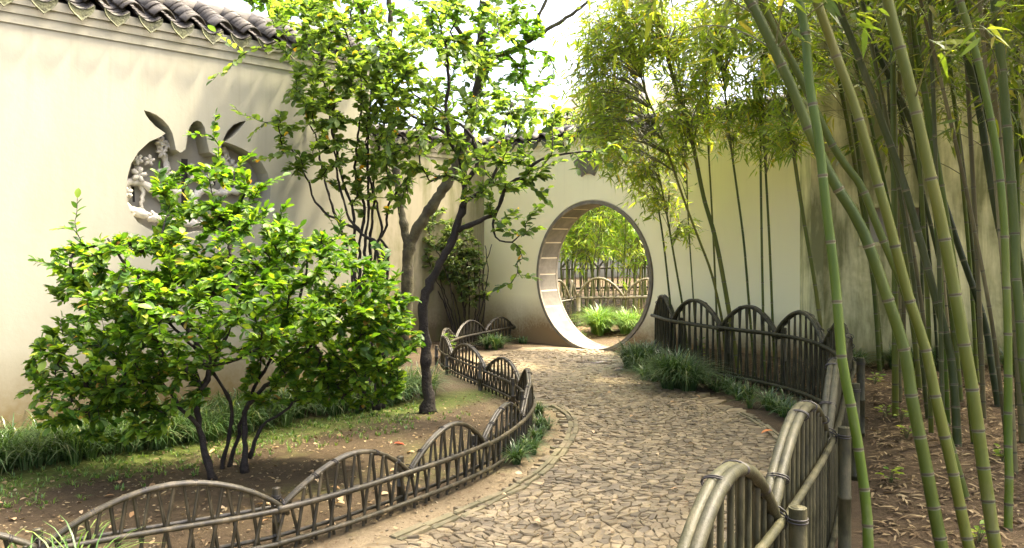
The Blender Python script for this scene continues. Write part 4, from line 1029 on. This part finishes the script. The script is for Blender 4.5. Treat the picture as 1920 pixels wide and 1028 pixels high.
culm_mats = {'straw': ['culm_straw', 'node_pale', 'node_dark'], 'green': ['culm_green', 'node_pale', 'node_dark'], 'olive': ['culm_olive', 'node_pale', 'node_dark'], 'dark': ['culm_dark', 'node_pale', 'node_dark']}
def bamboo(label, line, r0, r1, kind, group, centers=None, per=14, L=.13, leaf='bleaf', node=.24, n=12):
    line = catmull(line, 6); b = line[0]
    root = thing('bamboo', label, 'bamboo', (b[0], b[1], max(b[2], gz(b[0], b[1]))), group)
    m, _ = culm_mesh(line, r0 * .80, r1 * .80, kind, node, n)
    attach(m.build('culm', [M[x] for x in culm_mats[kind]], None, True), root)
    if centers is not None and len(centers):
        f = MB(); tw = MB(); bamboo_foliage(resample(line, .2), centers, per, L, f, tw)
        attach(tw.build('twigs', M['twig'], None, True, 'stuff'), root); attach(f.build('foliage', M[leaf], None, True, 'stuff'), root)
    return root
def culm_line(pxs, d, top=6.6, dd=0.0):
    """px polyline from the bottom up, carried down to the soil and up to the tip"""
    p = [P(a, b, d + dd * k / (len(pxs) - 1)) for k, (a, b) in enumerate(pxs)]
    v = nrm(p[1] - p[0]); z = gz(p[0][0], p[0][1]) - .04
    if p[0][2] > z: p[0:0] = [p[0] + v * (z - p[0][2]) / v[2]]
    q = list(p); v = nrm(p[-1] - p[-2])
    while q[-1][2] < top:
        v = nrm(v + np.array((v[0], v[1], 0)) * .12); q.append(q[-1] + v * .5)
    return q
def tip_clusters(line, zlo, n, spread):
    l = resample(catmull(line, 6), .1); l = l[l[:, 2] > zlo]
    k = rng.integers(0, len(l), n); a = rng.random(n) * 6.28; r_ = spread * np.sqrt(rng.random(n))
    return l[k] + np.stack([np.cos(a) * r_, np.sin(a) * r_, rng.normal(0, .2, n)], 1)
GB = 'tall bamboo of the right grove'
hero = [('thick olive bamboo bending sharply left from the grove across the top', [(1765, 1024), (1750, 949), (1732, 854), (1710, 749), (1695, 654), (1650, 520), (1612, 420), (1560, 335), (1517, 243), (1483, 160), (1435, 58), (1405, 0)], 4.0, .039, .027, 'olive', 4.6),
        ('slim olive bamboo arching behind the sharply bent culm', [(1800, 900), (1765, 780), (1735, 660), (1708, 580), (1680, 505), (1645, 425), (1615, 350), (1565, 280), (1505, 155), (1460, 70), (1425, 0)], 4.9, .034, .024, 'olive', 5.0),
        ('bright green upright bamboo nearest the right fence', [(1628, 1028), (1625, 959), (1615, 879), (1600, 784), (1580, 684), (1572, 594), (1563, 500), (1548, 380), (1535, 260), (1518, 160), (1510, 60), (1497, 0)], 3.75, .030, .024, 'green', 6.2),
        ('long olive bamboo leaning left beside the bent culm', [(1817, 1028), (1802, 959), (1782, 864), (1757, 759), (1735, 654), (1700, 545), (1665, 410), (1630, 290), (1600, 190), (1570, 110), (1530, 0)], 4.0, .034, .024, 'olive', 6.2),
        ('dark bamboo rooted mid-grove and leaning left', [(1795, 834), (1790, 740), (1780, 654), (1750, 544), (1725, 450), (1690, 330), (1650, 220), (1615, 120), (1565, 0)], 6.0, .038, .026, 'dark', 6.4),
        ('thickest green bamboo in the middle of the right grove', [(1870, 1050), (1860, 989), (1847, 899), (1835, 814), (1822, 724), (1802, 614), (1783, 510), (1760, 395), (1735, 290), (1706, 160), (1672, 35), (1660, -20)], 4.05, .039, .031, 'olive', 6.6),
        ('olive bamboo crossing the right edge of the picture', [(1935, 800), (1920, 690), (1912, 590), (1905, 514), (1902, 430), (1890, 260), (1875, 90), (1865, 0)], 4.9, .036, .030, 'olive', 6.5),
        ('slender bright green bamboo rooted at the lower right', [(1890, 995), (1892, 889), (1890, 814), (1890, 634), (1886, 514), (1882, 410), (1868, 280), (1835, 120), (1800, 0)], 4.42, .027, .022, 'green', 6.0),
        ('dark bamboo crossing behind the thickest culm', [(1860, 690), (1845, 600), (1800, 470), (1760, 350), (1700, 210), (1640, 90), (1600, 0)], 7.2, .036, .026, 'dark', 6.2),
        ('olive dark bamboo leaning at the upper right', [(1912, 640), (1895, 520), (1865, 380), (1835, 200), (1800, 60), (1785, 0)], 6.4, .040, .030, 'dark', 6.4)]
for lab, pxs, d, r0, r1, kind, top in hero:
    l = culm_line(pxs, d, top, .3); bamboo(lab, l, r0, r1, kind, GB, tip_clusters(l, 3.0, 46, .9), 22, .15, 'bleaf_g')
# the rest of the grove
kinds = ['olive', 'dark', 'dark', 'green', 'olive', 'green', 'straw']
made = 0; spots = []; grove = []
while made < 84:
    x = random.uniform(3.2, 8.2 if made < 30 else 5.7); y = random.uniform(4.6, 9.05)
    pxx = 960 + x / y * F
    if pxx < 1590 or x < np.interp(y, BED_EDGE[:, 1], BED_EDGE[:, 0]) + .35: continue
    if min([math.hypot(x - a, y - b) for a, b in spots] + [9]) < .20: continue
    spots.append((x, y)); lean = random.uniform(-.26, .02); ly = random.uniform(-.06, .06); H = random.uniform(5.2, 7.2)
    z = gz(x, y); l = [(x + lean * H * (s**1.35), y + ly * H * s, z - .04 + H * s) for s in np.linspace(0, 1, 7)]
    l = np.array([q for q in l]); 
    l[:, 1] = np.minimum(l[:, 1], 9.15)
    r0 = random.uniform(.016, .036); vis = pxx < 1960
    kd = random.choice(kinds)
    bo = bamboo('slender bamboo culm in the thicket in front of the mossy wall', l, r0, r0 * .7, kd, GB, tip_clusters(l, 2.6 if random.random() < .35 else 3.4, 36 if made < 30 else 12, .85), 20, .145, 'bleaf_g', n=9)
    grove.append((pxx, bo, kd, r0)); made += 1
def ordinal(k):
    ones = ['first', 'second', 'third', 'fourth', 'fifth', 'sixth', 'seventh', 'eighth', 'ninth', 'tenth', 'eleventh', 'twelfth', 'thirteenth', 'fourteenth', 'fifteenth', 'sixteenth', 'seventeenth', 'eighteenth', 'nineteenth']
    tens = ['', '', 'twenty', 'thirty', 'forty', 'fifty', 'sixty', 'seventy']
    return ones[k - 1] if k < 20 else (tens[k // 10][:-1] + 'ieth' if k % 10 == 0 else tens[k // 10] + '-' + ones[k % 10 - 1])
for k, (a, bo, kd, r0) in enumerate(sorted([g for g in grove if g[0] < 1935], key=lambda g: g[0])):
    bo['label'] = '%s %s bamboo before the mossy wall, %s from the left at its foot' % ('thin' if r0 < .024 else 'stout', kd, ordinal(k + 1))
for a, bo, kd, r0 in grove:
    if a >= 1935: bo['label'] = 'slender bamboo rooted just past the right edge of the picture, crown reaching in'
for k in range(16):
    x = random.uniform(4.2, 10.5); y = random.uniform(.5, 8.5)
    if 960 + x / y * F < 2050: continue
    H = random.uniform(6.8, 8.5); lean = random.uniform(-.15, .03); z = gz(x, y)
    l = np.array([(x + lean * H * s**1.35, y, z - .04 + H * s) for s in np.linspace(0, 1, 7)])
    bamboo('bamboo of the same grove standing beyond the right edge of the picture', l, .036, .024, random.choice(kinds), GB, tip_clusters(l, 3.2, 40, 1.1), 20, .22, 'bleaf_g', n=8)
# thin bamboo between the right fence and the gate wall
GT = 'thin bamboo against the gate wall'
thin = [([(1262, 620), (1259, 590), (1245, 461), (1235, 395), (1230, 362), (1212, 265), (1195, 170)], 10.35, .018, [(1180, 120, 60, 90), (1140, 255, 60, 50), (1215, 320, 40, 40)], 'thin bamboo nearest the moon gate'),
        ([(1284, 610), (1280, 574), (1265, 488), (1249, 395), (1222, 257), (1205, 130)], 10.2, .018, [(1228, 368, 45, 32), (1130, 150, 55, 90), (1180, 295, 80, 45), (1290, 420, 25, 15)], 'second thin bamboo from the moon gate'),
        ([(1358, 640), (1354, 601), (1335, 516), (1311, 450), (1280, 368), (1233, 230), (1210, 171), (1180, 60)], 9.6, .021, [(1120, 220, 65, 80), (1200, 60, 90, 60), (1110, 70, 55, 70), (1095, 150, 40, 60)], 'thin bamboo leaning far left over the gate'),
        ([(1346, 640), (1344, 597), (1339, 477), (1333, 360), (1327, 253), (1322, 120)], 9.7, .017, [(1310, 170, 60, 80), (1340, 50, 70, 60)], 'straight thin bamboo between two leaning culms'),
        ([(1376, 640), (1368, 590), (1350, 488), (1337, 430), (1319, 368), (1296, 257), (1268, 167), (1249, 97), (1225, 0)], 9.3, .036, [(1240, 60, 80, 70), (1270, 220, 50, 60), (1180, 0, 70, 50)], 'sturdy leaning bamboo in front of the gate wall'),
        ([(1410, 640), (1405, 578), (1395, 457), (1383, 364), (1368, 253), (1355, 130)], 9.1, .019, [(1370, 215, 60, 55), (1350, 80, 80, 80)], 'thin bamboo behind the third fence arch'),
        ([(1432, 640), (1431, 593), (1428, 438), (1426, 265), (1428, 100)], 8.9, .019, [(1430, 150, 65, 85), (1400, 40, 60, 60)], 'left of the pair of upright thin bamboos'),
        ([(1451, 650), (1449, 609), (1442, 438), (1432, 253), (1426, 80)], 8.9, .019, [(1450, 240, 55, 50), (1470, 80, 65, 80)], 'right of the pair of upright thin bamboos'),
        ([(1545, 670), (1540, 620), (1525, 514), (1505, 400), (1485, 260), (1475, 120)], 8.0, .027, [(1480, 230, 50, 50), (1490, 100, 60, 90), (1450, 20, 60, 50)], 'thin green bamboo by the corner of the mossy wall'),
        ([(1305, 640), (1300, 560), (1290, 400), (1285, 250), (1270, 100)], 10.0, .013, [(1290, 130, 70, 80), (1250, 270, 50, 60)], 'thinnest bamboo in front of the gate wall')]
for pxs, d, r0, bl, lab in thin:
    l = culm_line(pxs, d, 5.0)
    c = np.concatenate([sample_blobs([(a, b, d - .1, rx * 1.0, ry * 1.0, .55)], int(rx * ry / 125) + 7, .15) for a, b, rx, ry in bl] + [tip_clusters(l, 4.2, 20, .5)])
    bamboo(lab, l, r0, r0 * .6, 'olive', GT, c, 18, .145, 'bleaf', .26, 9)
# bamboo beyond the gate
GBk = 'bamboo beyond the moon gate'
for k in range(46):
    y = random.uniform(15.3, 20.6); pxx = random.uniform(1030, 1300); x = (pxx - 960) / F * y; z = gz(x, y)
    H = random.uniform(3.0, 4.6); l = np.array([(x + random.uniform(-.1, .1) * s * H, y + random.uniform(-.05, .05) * s * H, z - .03 + H * s) for s in np.linspace(0, 1, 5)])
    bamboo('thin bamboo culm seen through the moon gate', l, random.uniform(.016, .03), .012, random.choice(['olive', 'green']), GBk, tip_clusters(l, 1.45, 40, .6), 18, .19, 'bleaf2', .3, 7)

# far wall and house roof beyond
fw = thing('far_wall', 'pale wall far behind the bamboo seen through the gate', 'wall', (6, 26, 0))
fo = np.array((-8.0, 27.5, 0)); fu = nrm(np.array((1, -.12, 0))); fn = np.array((fu[1], -fu[0], 0)); fn = fn if fn[1] < 0 else -fn
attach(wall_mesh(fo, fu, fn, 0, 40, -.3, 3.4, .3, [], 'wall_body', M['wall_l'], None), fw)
m = MB(); m.box(fo + fn * .3 + UP * 3.402, fu * 40, -fn * .9, UP * .14); attach(m.build('coping', M['tile']), fw)
hs = thing('distant_house', 'grey tiled roof gable of a house beyond the gate wall', 'house', (3.3, 36, 0))
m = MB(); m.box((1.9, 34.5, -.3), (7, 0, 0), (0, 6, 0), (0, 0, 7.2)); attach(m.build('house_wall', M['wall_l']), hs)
m = MB(); V = np.array([(1.6, 34, 6.9), (9.3, 34, 6.9), (9.3, 41, 6.9), (1.6, 41, 6.9), (3.6, 37.5, 9.1), (7.3, 37.5, 9.1)]); m.add(V, [(0, 1, 5, 4), (2, 3, 4, 5), (0, 3, 2, 1)]); m.F.append(np.array([(1, 2, 5), (3, 0, 4)])); m.M.append(np.zeros(2, int)); attach(fixn(m.build('house_roof', M['tile'])), hs)

# ------------------------------------------------------------------ litter and fallen leaves
def scatter(n, region, L, mat, name, kind, wr, tilt=.25, label=None):
    pts = region(n); k = len(pts); a = rng.random(k) * 6.28
    d = np.stack([np.cos(a), np.sin(a), rng.normal(0, tilt * .5, k)], 1); up = UP + rng.normal(0, tilt, (k, 3))
    z = hgt(pts[:, 0], pts[:, 1]) + .008 + .012 * rng.random(k); p = np.c_[pts, z]
    ll = L * rng.uniform(.5, 1.4, k); m = MB(); leaf_batch(m, LANCE, p, d, up, ll, ll * rng.uniform(*wr, k))
    o = m.build(name, mat, None, False, kind)
    if label: tag(o, label, 'leaf litter')
    return o
def bedreg(n):
    y = 2.6 + 6.9 * rng.random(n * 3); x = 1.0 + 7 * rng.random(n * 3); ok = bedmask(x, y) > .12
    return np.stack([x, y], 1)[ok][:n]
scatter(24000, bedreg, .075, M['litter'], 'bamboo_litter', 'stuff', (.10, .22), .25, 'dry brown bamboo leaf litter covering the soil of the right grove')
def backreg(n):
    y = 13.2 + 7 * rng.random(n); x = (60 + 330 * rng.random(n)) / F * y; return np.stack([x, y], 1)
scatter(2500, backreg, .16, M['litter'], 'bamboo_litter', 'stuff', (.10, .22), .25, 'dry leaf litter under the bamboo beyond the gate')
def mossreg(n):
    t_ = -3.5 + 6.5 * rng.random(n); r_ = .7 + .9 * rng.random(n)**1.5; q = L0[:2] + t_[:, None] * LU[:2] + r_[:, None] * LN[:2]; return q
pts = mossreg(900); m = MB(); blades(m, np.c_[pts, hgt(pts[:, 0], pts[:, 1]) - .004], 5, .06, .02, .0035, .8)
tag(m.build('ground_weeds', M['grass2'], None, True, 'stuff'), 'short bright green weeds and moss in front of the grass border', 'weeds')
def leftreg(n):
    y = 3.2 + 8.5 * rng.random(n * 3); x = -4.5 + 6.5 * rng.random(n * 3); d_ = (np.stack([x, y], 1) - L0[:2]) @ LN[:2]
    ok = (d_ > .8) & (x < pright(y)); return np.stack([x, y], 1)[ok][:n]
scatter(5200, leftreg, .028, M['litter'], 'soil_debris', 'stuff', (.25, .7), .35, 'small crumbs of leaf and bark scattered on the soil and path')
m = MB()
for q in leftreg(2600):
    r_ = .004 + .009 * random.random()**2; z = gz(*q) + r_ * .3
    V = nrm(rng.normal(size=(6, 3)) * .25 + np.array([(1, 0, 0), (-1, 0, 0), (0, 1, 0), (0, -1, 0), (0, 0, 1), (0, 0, -1)])) * r_ * (1, 1, .7) + (q[0], q[1], z)
    m.add(V, [(0, 2, 4), (2, 1, 4), (1, 3, 4), (3, 0, 4), (2, 0, 5), (1, 2, 5), (3, 1, 5), (0, 3, 5)])
tag(m.build('gravel', M['stone'], None, False, 'stuff'), 'small pebbles scattered on the soil beside the path', 'gravel')
m = MB(); m.add(BROAD[0] * (1, 1, 1.6), BROAD[1]); fal_me = m.mesh('fallen_leaf', M['fallen'], True)
m = MB(); m.add(BROAD[0] * (1, 1, 1.6), BROAD[1]); red_me = m.mesh('fallen_leaf', M['redleaf'], True)
m = MB(); m.add(BROAD[0] * (1, 1, 1.6), BROAD[1]); ora_me = m.mesh('fallen_leaf', M['orange'], True)
def drop(me, x, y, L, label, group=None, dz=.012):
    o = link('fallen_leaf', me); o.location = (x, y, gz(x, y) + dz); o.rotation_euler = (random.gauss(0, .2), random.gauss(0, .2), random.random() * 6.28); o.scale = (L * .55, L, L)
    tag(o, label, 'leaf', group)
n = 0
while n < 46:
    a, b = random.uniform(0, 900), random.uniform(770, 1000)
    g = G(a, b)
    if (g - L0) @ LN < .8 or g[0] > pleft(g[1]) - .5: continue
    drop(fal_me, g[0], g[1], random.uniform(.04, .08), 'dry tan leaf fallen on the mossy soil left of the low fence', 'dry leaves on the left bed'); n += 1
n = 0
while n < 26:
    y = random.uniform(4.3, 10); x = random.uniform(pleft(y) - .3, pright(y))
    drop(fal_me, x, y, random.uniform(.04, .07), 'dry tan leaf fallen on the stone path', 'dry leaves on the path', .03); n += 1
g = G(738, 834); drop(red_me, g[0], g[1], .09, 'bright red fallen leaf on the soil behind the low fence')
g = G(1427, 820); drop(ora_me, g[0], g[1], .10, 'orange fallen leaf near the right kerb of the path', dz=.03)
# little leafy weeds
def weed(xy, label, group, n=14, L=.06, h=.10, mat='bleaf2'):
    z = gz(*xy); root = thing('weed', label, 'weed', (xy[0], xy[1], z), group)
    a = rng.random(n) * 6.28; p = np.stack([xy[0] + np.cos(a) * .05 * rng.random(n), xy[1] + np.sin(a) * .05 * rng.random(n), z + h * (.3 + .7 * rng.random(n))], 1)
    st = MB()
    for q in p: st.tube([(xy[0], xy[1], z - .02), ((xy[0] + q[0]) / 2, (xy[1] + q[1]) / 2, z + h * .4), q], [.003, .002, .001], 4, caps=False)
    attach(st.build('stem', M['twig'], None, True), root)
    m = MB(); leaf_batch(m, BROAD, p, np.stack([np.cos(a), np.sin(a), np.full(n, .2)], 1), UP + rng.normal(0, .3, (n, 3)), L * rng.uniform(.6, 1.2, n), L * .45); attach(m.build('leaves', M[mat], None, True), root)
for a, b in ((1660, 790), (1690, 800), (1640, 745), (1700, 830), (1750, 780), (1835, 1005), (1725, 690), (1760, 700), (1880, 870), (1630, 690), (1670, 900)):
    g = G(a, b, .05); weed((g[0], g[1]), 'small green weed sprouting from the litter of the bamboo grove', 'weeds in the grove')
g = G(848, 680); weed((g[0] - .05, g[1]), 'leafy creeper on the low fence at its far corner', None, 60, .07, .38, 'shrub')
g = G(1300, 700); weed((g[0] + .1, g[1] + .1), 'bright leafy plant rising between the large tuft and the right fence', None, 70, .05, .42, 'shrub')
